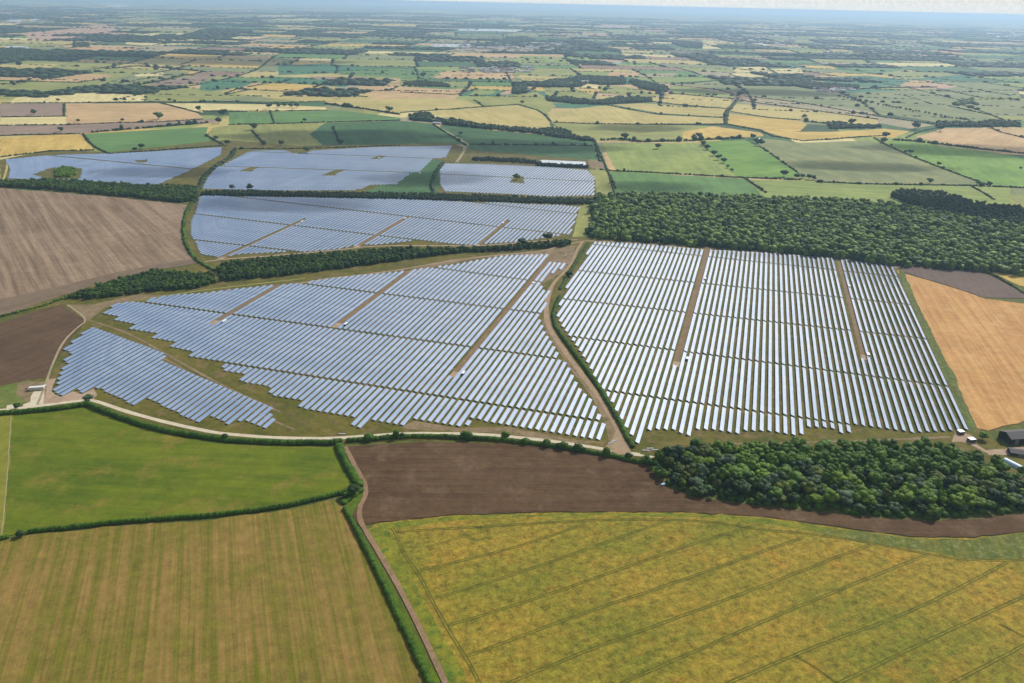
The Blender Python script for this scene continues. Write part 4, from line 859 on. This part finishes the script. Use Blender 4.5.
B_poly = [(104,314.5),(115,305),(125,303),(144,302.5),(150,299.5),(170,296),(205,293.7),(237,289.5),(252.5,288),(271,286),(287.5,285),(307.5,282.5),(330,279),(360,276),(397.5,272.5),(417.5,270),(437.5,267),(455,265),(482.5,260),(505,256),(548,255),(549,262.5),(567,264),(560,273),(552,275),(548,283),(550,290),(547,300),
          (545,312),(540,320),(545,333),(553,345),(559,356),(568,366),(573,377),(581,391),(591,400),(595,407),(600,416),(604,425),(608,435),(605,442.5),(585,439.5),(550,434),(525,430),(500,425),(470,420),(470,426),(459,427.5),(427.5,423),(415,420.5),(407,424),(402.5,427),(372.5,422.5),(361,429.5),(352.5,427.5),(352,419),(330,415),(299,409.5),
          (300,402),(269,396),(271,389),(240,382.5),(245,376),(219,371.5),(227.5,365),(190,357.5),(192.5,352.5),(170,347.5),(174,342.5),(152.5,339),(156,334),(130,330),(135,325),(115,321),(119,317.5)]
array('middle', 15.6, B_poly, [((230,364.5),(486,404.5)),((240,316.3),(486,350)),((307.5,285),(486,307.5)),((437.5,268.8),(527.5,281))],
      lanes=[((500,320),(548,250),(451,377),1.0),((243,306),(272,284),(214,325),1.0),((371,300),(402,270),(336,327.5),1.0)], holes=[[(540,283),(560,268),(562,290),(545,292)]])
C_poly = [(94,328),(167.5,355),(161,361),(276,410),(271,416),(278.5,423.5),(267.5,432),(242.5,420),(231,427.5),(209,416.5),(196,423.5),(147.5,400),(132.5,406),(97.5,389),(82.5,394.5),(74,390),(61,397.5),(51,391),(60,382.5),(55,380),(64,372.5),(59,369),(67.5,364),(61,360),(71,355),(64,351),(70,345),(76,339),(89,330)]
array('left', 14.6, C_poly, [])
D_poly = [(200,196),(275,197.5),(400,199.5),(435,201),(470,202.5),(500,203),(525,204.5),(560,205.5),(580,207.5),(570,235),(540,239),(517.5,242.5),(484,244.5),(475,246),(455,244.5),(412.5,241.5),(375,245.5),(360,245),(340,249.5),(300,253),(280,253),(239,255),(221,258.5),(200,255),(195,243),(191,235),(191,222),(196,212)]
array('shiny', 16.0, D_poly, [((191,240),(287,251)),((200,215),(412,240)),((250,198.8),(456,222.5)),((470,202.5),(572,214))],
      lanes=[((262,240),(303,219),(222,260),1.0),((384,231),(407,216.5),(358,248),1.0),((492,233),(508,220.5),(476,247),1.0)], gap=4.4)
E_poly = [(224,165),(250,151.3),(282,150.5),(300,154.5),(312,151),(375,147.5),(452,146),(446,157.5),(432,160),(420,172),(410,174),(396,185),(372,185.5),(355,191),(275,191),(202,189.5),(207,179),(216,168)]
array('upper', 15.5, E_poly, [((219,166.5),(417,173)),((307,154),(437,159))], gap=5.5, holes=[[(240,171.5),(252,167.5),(262,167.5),(250,172)],[(322,176),(335,170),(345,170),(334,176)],[(371,159.5),(380,156),(387,156.5),(378,159.5)]])
F_poly = [(445,164),(482,164.5),(550,167.5),(587.5,170.5),(595,179),(594,196),(550,197),(505,194.5),(445,192),(440,185),(440,170)]
array('small', 16.2, F_poly, [((441,174.5),(594,182))], gap=5.0, holes=[[(510,183),(514,177),(523,177),(524,184)]])
G_poly = [(5,160),(50,155.5),(107,154),(150,152),(222,147.5),(221,155),(192,170),(162,183),(155,186.5),(120,183.5),(75,181),(40,180),(8,179),(10,170)]
array('blue', 14.5, G_poly, [((52,156),(192,169.5))], gap=7, holes=[[(33,175),(52,168),(82,169),(80,179),(50,180)],[(134,161),(148,160),(146,163),(138,163)]])

def deck_vf(L, ZH=2.2):
    """one table of solar modules, local x across (high edge at -x), y along, origin at its middle"""
    h = L / 2; t = 0.07
    V = [(-HW,-h,ZH),(HW,-h,ZL),(HW,h,ZL),(-HW,h,ZH),(-HW,-h,ZH-t),(HW,-h,ZL-t),(HW,h,ZL-t),(-HW,h,ZH-t)]
    F = [(0,1,2,3),(4,7,6,5),(0,4,5,1),(1,5,6,2),(2,6,7,3),(3,7,4,0)]
    uv = [(0,0),(4.2,0),(4.2,L),(0,L)] + [(0.5,0.5)] * 20
    return V, F, uv, [0, 1, 1, 1, 1, 1]
def frame_vf(L, ZH=2.2):
    bl = []; n = max(2, int(L / 4.5) + 1); sl = (ZL - ZH) / (2 * HW)
    for i in range(n):
        y = -L / 2 + 0.4 + (L - 0.8) * i / (n - 1)
        for x in (-1.25, 1.2): bl.append((x-.07, x+.07, y-.07, y+.07, 0, ZH + (x + HW) * sl - 0.14))
    V, F = boxes(bl); V = V.tolist(); F = F.tolist()
    for x in (-1.25, 1.2):
        zt = ZH + (x + HW) * sl - 0.09; v, f = boxes([(x-.05, x+.05, -L/2+.1, L/2-.1, zt-.12, zt-.01)]); b = len(V); V += v.tolist(); F += (f + b).tolist()
    return np.array(V), np.array(F)
tabs = []
for key, (th, runs, L) in ARR.items():
    s, c = math.sin(th), math.cos(th)
    for (v, a, b, band) in runs:
        um = (a + b) / 2; x = v * c + um * s; y = -v * s + um * c
        dist = math.sqrt(x * x + y * y + CAM_H ** 2); tabs.append(dict(key=key, th=th, v=v, u=um, L=b - a, band=band, x=x, y=y, area=(b - a) / dist ** 3))
tabs.sort(key=lambda t: -t['area']); big = tabs[:300]; small = tabs[300:]
print('tables', len(tabs), {k: len(r[1]) for k, r in ARR.items()})
DESC = {'right': ('pale', 'right array', '', 'hedged track'), 'middle': ('grey-white', 'middle array', '', 'left tip'), 'left': ('bluish', 'small lower left array', '', 'cream cabin'),
        'shiny': ('blue-white', 'shiny array', '', 'ploughed field'), 'upper': ('blue-white', 'upper array', '', 'curved hedge'), 'small': ('silver', 'small array', '', 'grey lane'), 'blue': ('blue', 'blue array', '', 'gold stubble')}
byb = {}
for t in big: byb.setdefault((t['key'], t['band']), []).append(t)
for (key, band), ts in byb.items():
    ts.sort(key=lambda t: (round(t['v']), t['u']))
    tone, arr, near, anchor = DESC[key]
    for n, t in enumerate(ts):
        root = empty('solar_table', (t['x'], t['y'], 0.0), -t['th'])
        # every table is set on its own posts: tiny differences of level
        root.rotation_euler.x = random.gauss(0, 0.0015); root.rotation_euler.y = random.gauss(0, 0.012)
        size = 'short' if t['L'] < 18 else ('long' if t['L'] > 45 else 'mid-length')
        bw = arr if key == 'left' else '%s nearest band of the %s' % (ordn(band + 1), arr)
        tag(root, '%s %s solar table, %s from the %s, %s' % (size, tone, ordn(n + 1), anchor, bw), 'solar table', 'solar tables of the ' + arr)
        V, F, uv, fm = deck_vf(t['L'], ZHK[t['key']]); d = mesh('panel_deck', V, F, [PANEL, BACK], fm, uv=uv); link('panel_deck', d, root)
        V, F = frame_vf(t['L'], ZHK[t['key']]); link('support_frame', mesh('support_frame', V, F, STEEL), root)
VV = []; FF = []; UU = []; FMI = []; b = 0
for t in small:
    s, c = math.sin(t['th']), math.cos(t['th']); tl = random.gauss(0, 0.012)
    V, F, uv, fm = deck_vf(t['L'], ZHK[t['key']]); V = np.array(V); V[:, 2] -= V[:, 0] * tl
    if t['y'] < 1400:
        V2, F2 = boxes([(x-.1, x+.1, yy-.1, yy+.1, 0, (0.62 if x > 0 else 1.2)) for x in (-1.25, 1.2) for yy in np.linspace(-t['L']/2+.4, t['L']/2-.4, max(2, int(t['L']/6)+1))])
        F = list(F) + [tuple(i + 8 for i in f) for f in F2.tolist()]; fm = fm + [2] * len(F2); uv = uv + [(0.5, 0.5)] * (4 * len(F2)); V = np.vstack([V, V2])
    X = V[:, 0] * c + V[:, 1] * s + t['x']; Y = -V[:, 0] * s + V[:, 1] * c + t['y']
    VV.append(np.stack([X, Y, V[:, 2]], 1)); FF.append(np.array(F) + b); b += len(V); UU += uv; FMI += fm
me = mesh('solar_tables', np.vstack(VV), np.vstack(FF), [PANEL, BACK, STEEL], FMI, uv=UU)
tag(link('solar_tables', me), 'distant solar tables of the far arrays beyond the tree belts', 'solar tables', 'distant solar tables', 'stuff')
# service lanes between the tables: bare soil strips
lane_mat = field_mat('lane_soil', (0.16,0.115,0.075), (0.22,0.165,0.11), per=2, blot=15, c3=(0.10,0.09,0.035), c3amt=0.5, fine=1.0, finek=0.25)
for key, (th, runs, L) in ARR.items():
    s, c = math.sin(th), math.cos(th)
    for (lv, lb, lt, wc) in L:
        w = 3.9; pts = []
        for (dv, u) in ((-w, lb - 1), (w, lb - 1), (w, lt), (-w, lt)): v = lv + dv; pts.append((v * c + u * s, -v * s + u * c))
        sheet('service_lane', pts, lane_mat, jit=0.15)
        pts = []
        for (dv, u) in ((-w, lb - 2), (w, lb - 2), (w, lb + 12), (-w, lb + 12)): v = lv + dv; pts.append((v * c + u * s, -v * s + u * c))
        sheet('gravel_pad', pts, grav_pink, jit=0.3)

# ------------------------------------------------------------------ cabins, barns, farms
WHITE = plain('white_paint', (0.72, 0.73, 0.72), 0.5); GREENC = plain('dark_cladding', (0.035, 0.045, 0.04), 0.6); GREY = plain('grey_sheet', (0.34, 0.35, 0.36), 0.6)
DOOR = plain('door_grey', (0.15, 0.16, 0.16), 0.6); DARKR = plain('barn_roof', (0.055, 0.052, 0.055), 0.75, sc=0.8, var=0.3); DARKW = plain('barn_wall', (0.022, 0.020, 0.020), 0.85)
TILE = plain('roof_tile', (0.20, 0.10, 0.07), 0.8); BRICK = plain('brick', (0.28, 0.17, 0.12), 0.9); PALER = plain('pale_sheet', (0.60, 0.62, 0.62), 0.5)
FILM = plain('tunnel_film', (0.36, 0.50, 0.64), 0.45); GLASSD = plain('window_glass', (0.02, 0.03, 0.04), 0.1)
def cabin(name, label, x, y, rz, L=6.0, W=2.6, H=2.7, wall=WHITE, roof=WHITE, cat='cabin', group=None, doors=2):
    r = empty(name, (x, y, 0), rz); tag(r, label, cat, group)
    V, F = boxes([(-W/2, W/2, -L/2, L/2, 0.15, H)]); link('wall', mesh('wall', V, F, wall), r)
    V, F = boxes([(-W/2-.12, W/2+.12, -L/2-.12, L/2+.12, H+.002, H+.16)]); link('roof', mesh('roof', V, F, roof), r)
    V, F = boxes([(-W/2-.3, W/2+.3, -L/2-.3, L/2+.3, 0, 0.15-.002)]); link('plinth', mesh('plinth', V, F, GREY), r)
    for k in range(doors):
        yy = -L/4 + k * L/2; V, F = boxes([(W/2-.01, W/2+.05, yy-.6, yy+.6, 0.2, 2.2)]); link('door', mesh('door', V, F, DOOR), r)
        V, F = boxes([(yy-.001*0-.5, yy+.5, -L/2-.05, -L/2+.01, 0.3, 2.1)]) if False else boxes([(-.5, .5, -L/2-.05, -L/2+.01, 0.2, 2.1)])
        if k == 0: link('door', mesh('door', V, F, DOOR), r)
    V, F = boxes([(-W/2-.05, -W/2+.01, y0, y0+.8, 1.5, 2.2) for y0 in (-L/4, L/4-.8)]); link('vent', mesh('vent', V, F, DOOR), r)
    return r
A16 = -math.radians(16)
CG = 'inverter cabins of the service lanes'
for px, py, L, lab in [(687.2,360,6.5,'white cabin at the foot of the left service lane of the right array'), (705,280,6,'white cabin halfway up the left service lane of the right array'),
                       (868,356,6.5,'white cabin at the foot of the right service lane of the right array'), (849,287.5,6,'white cabin high up on the right service lane of the right array'),
                       (224.5,322.5,7,'white cabin on the leftmost service lane of the wide middle array'), (346,325.5,6.5,'white cabin at the foot of the central service lane of the middle array'),
                       (463.5,374.5,6.5,'white cabin at the foot of the longest service lane of the middle array'), (302,222.5,6,'white cabin on the left service lane of the shiny array'),
                       (405,219.5,6,'white cabin on the middle service lane of the shiny array'), (503,224,6,'white cabin on the right service lane of the shiny array'), (379,158.5,7,'tiny cabin inside the upper striped array'), (420,174,7,'tiny dark cabin at the right end of the upper striped array')]:
    x, y = gp(px, py); cabin('inverter_cabin', lab, x, y, A16 + (0.0 if px > 600 else 0.0), L=L, W=2.5, H=2.6, wall=GREENC if px in (687.2, 868, 346, 463.5) else WHITE, roof=WHITE, group=CG)
x, y = gp(533, 284.5); cabin('inverter_cabin', 'pair-width white cabin in the lane by the small solar block', x, y, A16, L=5, W=2.5, H=2.6, wall=GREENC, roof=WHITE, group=CG)
x, y = P('rb', [(622,335)])[0]; cabin('substation_cabin', 'grey cabin with white roof right at the array corner', x, y, 0.2, 4.2, 5.2, 3.2, GREENC, WHITE, group='substation cabins')
x, y = P('rb', [(688,385)])[0]; cabin('substation_cabin', 'dark cabin with white roof beside the green bush tree', x, y, 0.2, 4.5, 5.6, 3.6, GREENC, WHITE, group='substation cabins')
x, y = P('rd', [(318,255)])[0]; cabin('site_office', 'long cream site cabin by the brown field corner', x, y, 0.25 + PI/2, 13, 3.2, 3.4, plain('cream', (0.62,0.58,0.47), 0.7), PALER, doors=3)
x, y = P('rd', [(383,235)])[0]; cabin('store_box', 'small cream box at the right end of the long site cabin', x, y, 0.2, 2.5, 2.5, 2.2, plain('cream2', (0.6,0.56,0.47), 0.7), PALER)

def barn(name, label, cat, x, y, rz, L, W, H, R, wall, roof, group=None, doors=1, windows=0):
    r = empty(name, (x, y, 0), rz); tag(r, label, cat, group)
    V = [(-L/2,-W/2,0),(L/2,-W/2,0),(L/2,W/2,0),(-L/2,W/2,0),(-L/2,-W/2,H),(L/2,-W/2,H),(L/2,W/2,H),(-L/2,W/2,H),(-L/2,0,H+R-.02),(L/2,0,H+R-.02)]
    F = [(0,1,5,4),(2,3,7,6),(1,2,6,9,5),(3,0,4,8,7),(4,5,9,8),(6,7,8,9)]; link('wall', mesh('wall', V, F, wall), r)
    e = 0.5; dz = R * e / (W/2); t = 0.14
    V = [(-L/2-e,-W/2-e,H-dz+.03),(L/2+e,-W/2-e,H-dz+.03),(L/2+e,0,H+R+.03),(-L/2-e,0,H+R+.03),(L/2+e,W/2+e,H-dz+.03),(-L/2-e,W/2+e,H-dz+.03)]; V += [(a, b_, c_ + t) for a, b_, c_ in V]
    F = [(0,3,2,1),(3,5,4,2),(6,7,8,9),(9,8,10,11),(0,1,7,6),(1,2,8,7),(2,4,10,8),(4,5,11,10),(5,3,9,11),(3,0,6,9)]; link('roof', mesh('roof', V, F, roof), r)
    for k in range(doors):
        xx = -L/2 + L * (k + 0.5) / doors; w = min(4.0, L / doors * 0.3); V, F = boxes([(xx-w/2, xx+w/2, -W/2-.06, -W/2+.01, 0.05, H*.8)]); link('door', mesh('door', V, F, DOOR), r)
    for k in range(windows):
        xx = -L/2 + L * (k + 0.5) / windows; V, F = boxes([(xx-.5, xx+.5, W/2-.01, W/2+.05, H*.4, H*.75)]); link('window', mesh('window', V, F, GLASSD), r)
    return r
x, y = P('rb', [(1010,370)])[0]; barn('barn', 'long low black barn with grey-black roof at the right edge', 'barn', x, y, 0.16, 38, 15, 6.0, 3.0, DARKW, DARKR, doors=3)
x, y = P('rb', [(985,462)])[0]; barn('shed', 'small low dark shed between the black barn and the pale tunnel', 'shed', x, y, -0.25, 16, 9, 3.0, 1.6, DARKW, DARKR, doors=1)
# polytunnel: half pipe of film with hoops and end walls
(xa, ya), (xb, yb) = P('o', [(1004,461),(1024,471)]); ta = math.atan2(yb - ya, xb - xa); x, y = xa + 22 * math.cos(ta), ya + 22 * math.sin(ta); r = empty('polytunnel', (x, y, 0), ta); tag(r, 'long rounded pale blue tunnel beside the copse at the right edge', 'polytunnel')
Lt, Rt = 44, 3.4; V = []; F = []
for i in range(2):
    for k in range(15): a = PI * k / 14; V.append(((i - .5) * Lt, Rt * math.cos(a), Rt * 0.95 * math.sin(a)))
for k in range(14): F.append((k, k + 1, 16 + k, 15 + k))
link('cover', mesh('cover', V, F, FILM, smooth=True), r)
for sx in (-1, 1): link('end_wall', mesh('end_wall', [(sx * Lt/2*.999, Rt*.98 * math.cos(PI*k/14), Rt * .93 * math.sin(PI*k/14)) for k in range(15)], [tuple(range(15))], PALER), r)
V = []; F = []
for j in range(15):
    xx = -Lt/2 + Lt * j / 14
    for k in range(14):
        a0, a1 = PI*k/14, PI*(k+1)/14; b = len(V)
        for (a, rr) in ((a0, Rt*1.01), (a1, Rt*1.01)): V += [(xx-.07, rr*math.cos(a), rr*.95*math.sin(a)), (xx+.07, rr*math.cos(a), rr*.95*math.sin(a))]
        F.append((b, b+1, b+3, b+2))
link('hoop', mesh('hoop', V, F, GREY), r)
# small loose things by the tracks
def pallet(label, x, y, rz, L=5, W=1.3, n=4):
    r = empty('panel_stack', (x, y, 0), rz); tag(r, label, 'stack', 'leftover stacks by the tracks')
    V, F = boxes([(-L/2, L/2, -W/2, W/2, 0, .15)]); link('pallet', mesh('pallet', V, F, BARK), r)
    V, F = boxes([(-L/2+.1, L/2-.1, -W/2+.05, W/2-.05, .153 + .2*k, .33 + .2*k) for k in range(n)]); link('panels', mesh('panels', V, F, GREY), r)
for px, py, a, lab in [(611,443.5,0.5,'grey pile of leftover frames where the gravel track widens'), (614,441.5,0.4,'second grey pile just above the leftover frames'), (565.5,255.5,1.1,'white stack standing by the upper track junction'),
                       (650,449,0.1,'pale heap of leftover frames on the grass under the right array'), (646,451,0.0,'low pale heap nearest the track junction'), (655,450.5,0.15,'rightmost low pale heap under the right array'), (342,434.5,0,'small stack beside the gravel road bend')]:
    x, y = gp(px, py); pallet(lab, x, y, a, L=6.5)
x, y = gp(663, 485.5); r = empty('trailer', (x, y, 0), 0.5); r.scale = (0.8, 0.8, 0.8); tag(r, 'small pale blue trailer at the pointed corner of the copse', 'trailer')
V, F = boxes([(-2.2,2.2,-1,1,.7,2.2)]); link('body', mesh('body', V, F, FILM), r)
for sx in (-.9, .9):
    for sy in (-1.05, 1.05):
        V = [(sx + .4*math.cos(k*PI/6), sy + d_, .4 + .4*math.sin(k*PI/6)) for d_ in (-.1, .1) for k in range(12)]
        link('wheel', mesh('wheel', V, [tuple(range(12)), tuple(range(23, 11, -1))] + [(k, 12+k, 12+(k+1)%12, (k+1)%12) for k in range(12)], DARKW), r)
V, F = boxes([(2.2, 3.8, -.08, .08, .6, .72)]); link('drawbar', mesh('drawbar', V, F, DARKW), r)
# grey farmstead, country house and far buildings
FG = 'buildings of the grey farmstead'
for px, py, rz, L, W, H, wl, rf, lab in [(215,322,-0.35,34,14,5,GREY,DARKR,'long dark-roofed shed of the grey farmstead, farthest right'), (175,316,-0.35,22,12,5,GREY,GREY,'grey-roofed shed in the middle of the farmstead'),
                                          (150,308,-0.35,16,9,5,BRICK,PALER,'pale roof at the left end of the farmstead'), (190,328,-0.3,26,9,4,GREY,PALER,'low pale shed in front of the farmstead')]:
    x, y = P('c', [(px, py)])[0]; barn('barn', lab, 'barn', x, y, rz, L, W, H, 2.5, wl, rf, FG, doors=2)
x, y = P('c', [(945,120)])[0]; barn('country_house', 'white country house among the dark trees', 'house', x, y, 0.4, 34, 16, 9, 5, WHITE, GREY, doors=1, windows=5)
for px, py, lab in [(620,155,'grey roofed village barn left of the country house'), (655,160,'pale village barn at the hamlet edge'), (600,160,'small village house at the left end of the hamlet')]:
    x, y = P('c', [(px, py)])[0]; barn('house', lab, 'house', x, y, random.uniform(-.5,.5), 26, 12, 6, 4, BRICK, GREY, 'houses of the hamlet', doors=1, windows=3)
# far towns: pale walls and roofs, dozens of buildings each
def town(name, label, tile, box, n, sz=(14, 40)):
    V = []; F = []; fm = []
    for i in range(n):
        px = random.uniform(box[0], box[2]); py = random.uniform(box[1], box[3]); x, y = P(tile, [(px, py)])[0]
        L = random.uniform(*sz); W = L * random.uniform(.35, .6); H = random.uniform(4, 8); a = random.uniform(-.5, .5); ca_, sa_ = math.cos(a), math.sin(a); b = len(V)
        for (lx, ly, lz) in ((-L/2,-W/2,0),(L/2,-W/2,0),(L/2,W/2,0),(-L/2,W/2,0),(-L/2,-W/2,H),(L/2,-W/2,H),(L/2,W/2,H),(-L/2,W/2,H),(-L/2,0,H+W*.3),(L/2,0,H+W*.3)):
            V.append((x + lx*ca_ - ly*sa_, y + lx*sa_ + ly*ca_, lz))
        k = random.choice([1, 2, 3]); 
        for f, mi in (((0,1,5,4),0),((2,3,7,6),0),((1,2,6,9,5),0),((3,0,4,8,7),0),((4,5,9,8),k),((6,7,8,9),k)): F.append(tuple(i_ + b for i_ in f)); fm.append(mi)
    tag(link(name, mesh(name, V, F, [plain('render', (0.38,0.35,0.31)), plain('roof_pale', (0.42,0.42,0.41)), TILE, GREY], fm)), label, 'town', kind='stuff')
town('far_off_town', 'pale roofs of the far town spread over the plain at the right', 'g5', (0, 205, 500, 300), 300, (14, 38))
town('far_off_town', 'white sheds and roofs near the far bright lake', 'g3', (300, 220, 880, 262), 90, (20, 60))
town('far_off_town', 'bright far-off sheds at the right horizon', 'g5', (840, 170, 1000, 195), 30, (40, 110))
town('far_off_town', 'pale roofs of the far village beyond the straw fields', 'g3', (310, 345, 680, 375), 60, (14, 40))
town('far_off_town', 'light roofs of the far village in the centre right', 'g4', (640, 120, 1000, 235), 110, (24, 80))
town('far_off_town', 'scattered bright sheds on the hazy left plain', 'g2', (0, 40, 1000, 120), 60, (30, 100))
town('far_off_town', 'farm roofs under the dark wood beyond the grey-green field', 'e', (60, 145, 300, 165), 30, (14, 34))

# ------------------------------------------------------------------ light, air
SUN_AZ, SUN_EL = math.radians(40), math.radians(39)     # azimuth measured from +Y towards +X
sd = bpy.data.lights.new('sun', 'SUN'); sd.energy = 4.8; sd.angle = math.radians(0.53); sd.color = (1.0, 0.95, 0.87)
so = bpy.data.objects.new('sun', sd); COL.objects.link(so)
dirv = Vector((math.sin(SUN_AZ) * math.cos(SUN_EL), math.cos(SUN_AZ) * math.cos(SUN_EL), math.sin(SUN_EL)))
so.rotation_euler = (-dirv).to_track_quat('-Z', 'Y').to_euler(); so.location = dirv * 5000
w = bpy.data.worlds.new('World'); S.world = w; w.use_nodes = True; nt = w.node_tree
bg = nt.nodes['Background']; sky = nt.nodes.new('ShaderNodeTexSky'); sky.sky_type = 'NISHITA'; sky.sun_disc = False
sky.sun_elevation = SUN_EL; sky.sun_rotation = SUN_AZ; sky.altitude = 100; sky.air_density = 1.0; sky.dust_density = 2.5; sky.ozone_density = 1.0

tc = nt.nodes.new('ShaderNodeTexCoord'); sx = nt.nodes.new('ShaderNodeSeparateXYZ'); nt.links.new(tc.outputs['Generated'], sx.inputs[0])
mr = nt.nodes.new('ShaderNodeMapRange'); mr.interpolation_type = 'SMOOTHSTEP'; mr.inputs[1].default_value = 0.0; mr.inputs[2].default_value = 0.05; mr.inputs[3].default_value = 1.0; mr.inputs[4].default_value = 0.0
nt.links.new(sx.outputs[2], mr.inputs[0])
SKYC = mix(nt, mr.outputs[0], sky.outputs[0], (1,1,1))
for lk in list(nt.links):
    if lk.from_node == sky: skm = lk.to_node
skm.inputs[7].default_value = (9.6, 10.2, 10.3, 1)
# thin bright clouds overhead: a layer at constant height, seen by the panels' glass
dv = nt.nodes.new('ShaderNodeVectorMath'); dv.operation = 'DIVIDE'; cmb = nt.nodes.new('ShaderNodeCombineXYZ')
mxz = nt.nodes.new('ShaderNodeMath'); mxz.operation = 'MAXIMUM'; mxz.inputs[1].default_value = 0.03; nt.links.new(sx.outputs[2], mxz.inputs[0])
for i_ in range(3): nt.links.new(mxz.outputs[0], cmb.inputs[i_])
nt.links.new(tc.outputs['Generated'], dv.inputs[0]); nt.links.new(cmb.outputs[0], dv.inputs[1])
cn = ramp(nt, noise(nt, dv.outputs[0], 8.0, 3, 0.5), 0.46, 0.60)
ck = nt.nodes.new('ShaderNodeMath'); ck.operation = 'MULTIPLY'; ck.inputs[1].default_value = 0.8; nt.links.new(cn, ck.inputs[0])
SKYC = mix(nt, ck.outputs[0], SKYC, (10.5, 10.6, 10.6))
nt.links.new(SKYC, bg.inputs[0]); bg.inputs[1].default_value = 0.08

HAZE = 5.2e-5
V, F = boxes([(-90000, 90000, -4000, 90000, -1.0, CAM_H + 6)])
hm = bpy.data.materials.new('haze'); hm.use_nodes = True; hn = hm.node_tree; hn.nodes.clear()
ho = hn.nodes.new('ShaderNodeOutputMaterial'); pv = hn.nodes.new('ShaderNodeVolumePrincipled'); hn.links.new(pv.outputs[0], ho.inputs['Volume'])
pv.inputs['Color'].default_value = (0.46, 0.66, 0.92, 1); pv.inputs['Density'].default_value = HAZE; pv.inputs['Anisotropy'].default_value = 0.3
hz = link('haze', mesh('haze', V, F, hm)); hz['kind'] = 'stuff'

# fair-weather clouds drifting over the plain; each throws its own soft shadow on the fields
cmm = bpy.data.materials.new('cloud'); cmm.use_nodes = True; cn_ = cmm.node_tree; cn_.nodes.clear()
co_ = cn_.nodes.new('ShaderNodeOutputMaterial'); cv_ = cn_.nodes.new('ShaderNodeVolumePrincipled'); cn_.links.new(cv_.outputs[0], co_.inputs['Volume'])
cv_.inputs['Color'].default_value = (1, 1, 1, 1); cv_.inputs['Density'].default_value = 0.016; cv_.inputs['Anisotropy'].default_value = 0.4
for n, (px, py, rx, ry, lab) in enumerate([(520,146,300,90,'white cloud over the dark green fields'), (345,137,320,110,'white cloud over the striped green field'), (285,203,170,45,'narrow cloud over the shiny array'),
        (965,150,300,80,'white cloud over the bright green field'), (965,212,190,60,'small cloud over the far end of the wood'), (655,186,110,35,'small cloud over the field by the wood'), (865,166,220,45,'long thin cloud over the grey-green field'),
        (165,172,150,40,'small cloud over the blue array'), (640,128,150,60,'cloud over the olive field'), (430,178,140,60,'small cloud over the scrub bank'), (760,92,500,120,'broad cloud over the far grey-green field'), (200,60,900,300,'broad cloud over the far left plain'), (820,55,1200,260,'very broad cloud over the far town')]):
    x, y = gp(px, py); hgt = 950; x += hgt / math.tan(SUN_EL) * math.sin(SUN_AZ); y += hgt / math.tan(SUN_EL) * math.cos(SUN_AZ)
    v, f = ICO[3]; v = v.copy(); r_ = np.random.default_rng(n)
    ph = r_.uniform(0, 6, 9); nz = 0.22 * np.sin(v[:, 0] * 5 + ph[0]) * np.sin(v[:, 1] * 6 + ph[1]) + 0.16 * np.sin(v[:, 0] * 11 + ph[2]) * np.sin(v[:, 1] * 9 + ph[3] + v[:, 2] * 7) + 0.08 * np.sin(v[:, 0] * 19 + ph[4]) * np.sin(v[:, 1] * 21 + ph[5])
    v = v * (1 + nz)[:, None]; th_ = min(90, max(55, ry * 0.6)); v[:, 2] = np.where(v[:, 2] < 0, v[:, 2] * 0.4, v[:, 2])
    v = v * np.array([rx, ry * 1.3, th_]); c_ = link('cloud', mesh('cloud', v, f, cmm, smooth=True)); c_.location = (x, y, hgt)
    tag(c_, lab, 'cloud', 'clouds over the plain')

S.render.engine = 'CYCLES'
cy = S.cycles; cy.use_denoising = True; cy.max_bounces = 6; cy.diffuse_bounces = 2; cy.glossy_bounces = 2; cy.volume_bounces = 2; cy.transparent_max_bounces = 32
cy.sample_clamp_indirect = 4.0; cy.caustics_reflective = False; cy.caustics_refractive = False
S.render.film_transparent = False
vs = S.view_settings; vs.view_transform = 'Standard'; vs.look = 'None'; vs.exposure = 0.04; vs.gamma = 1.0; vs.use_curve_mapping = False
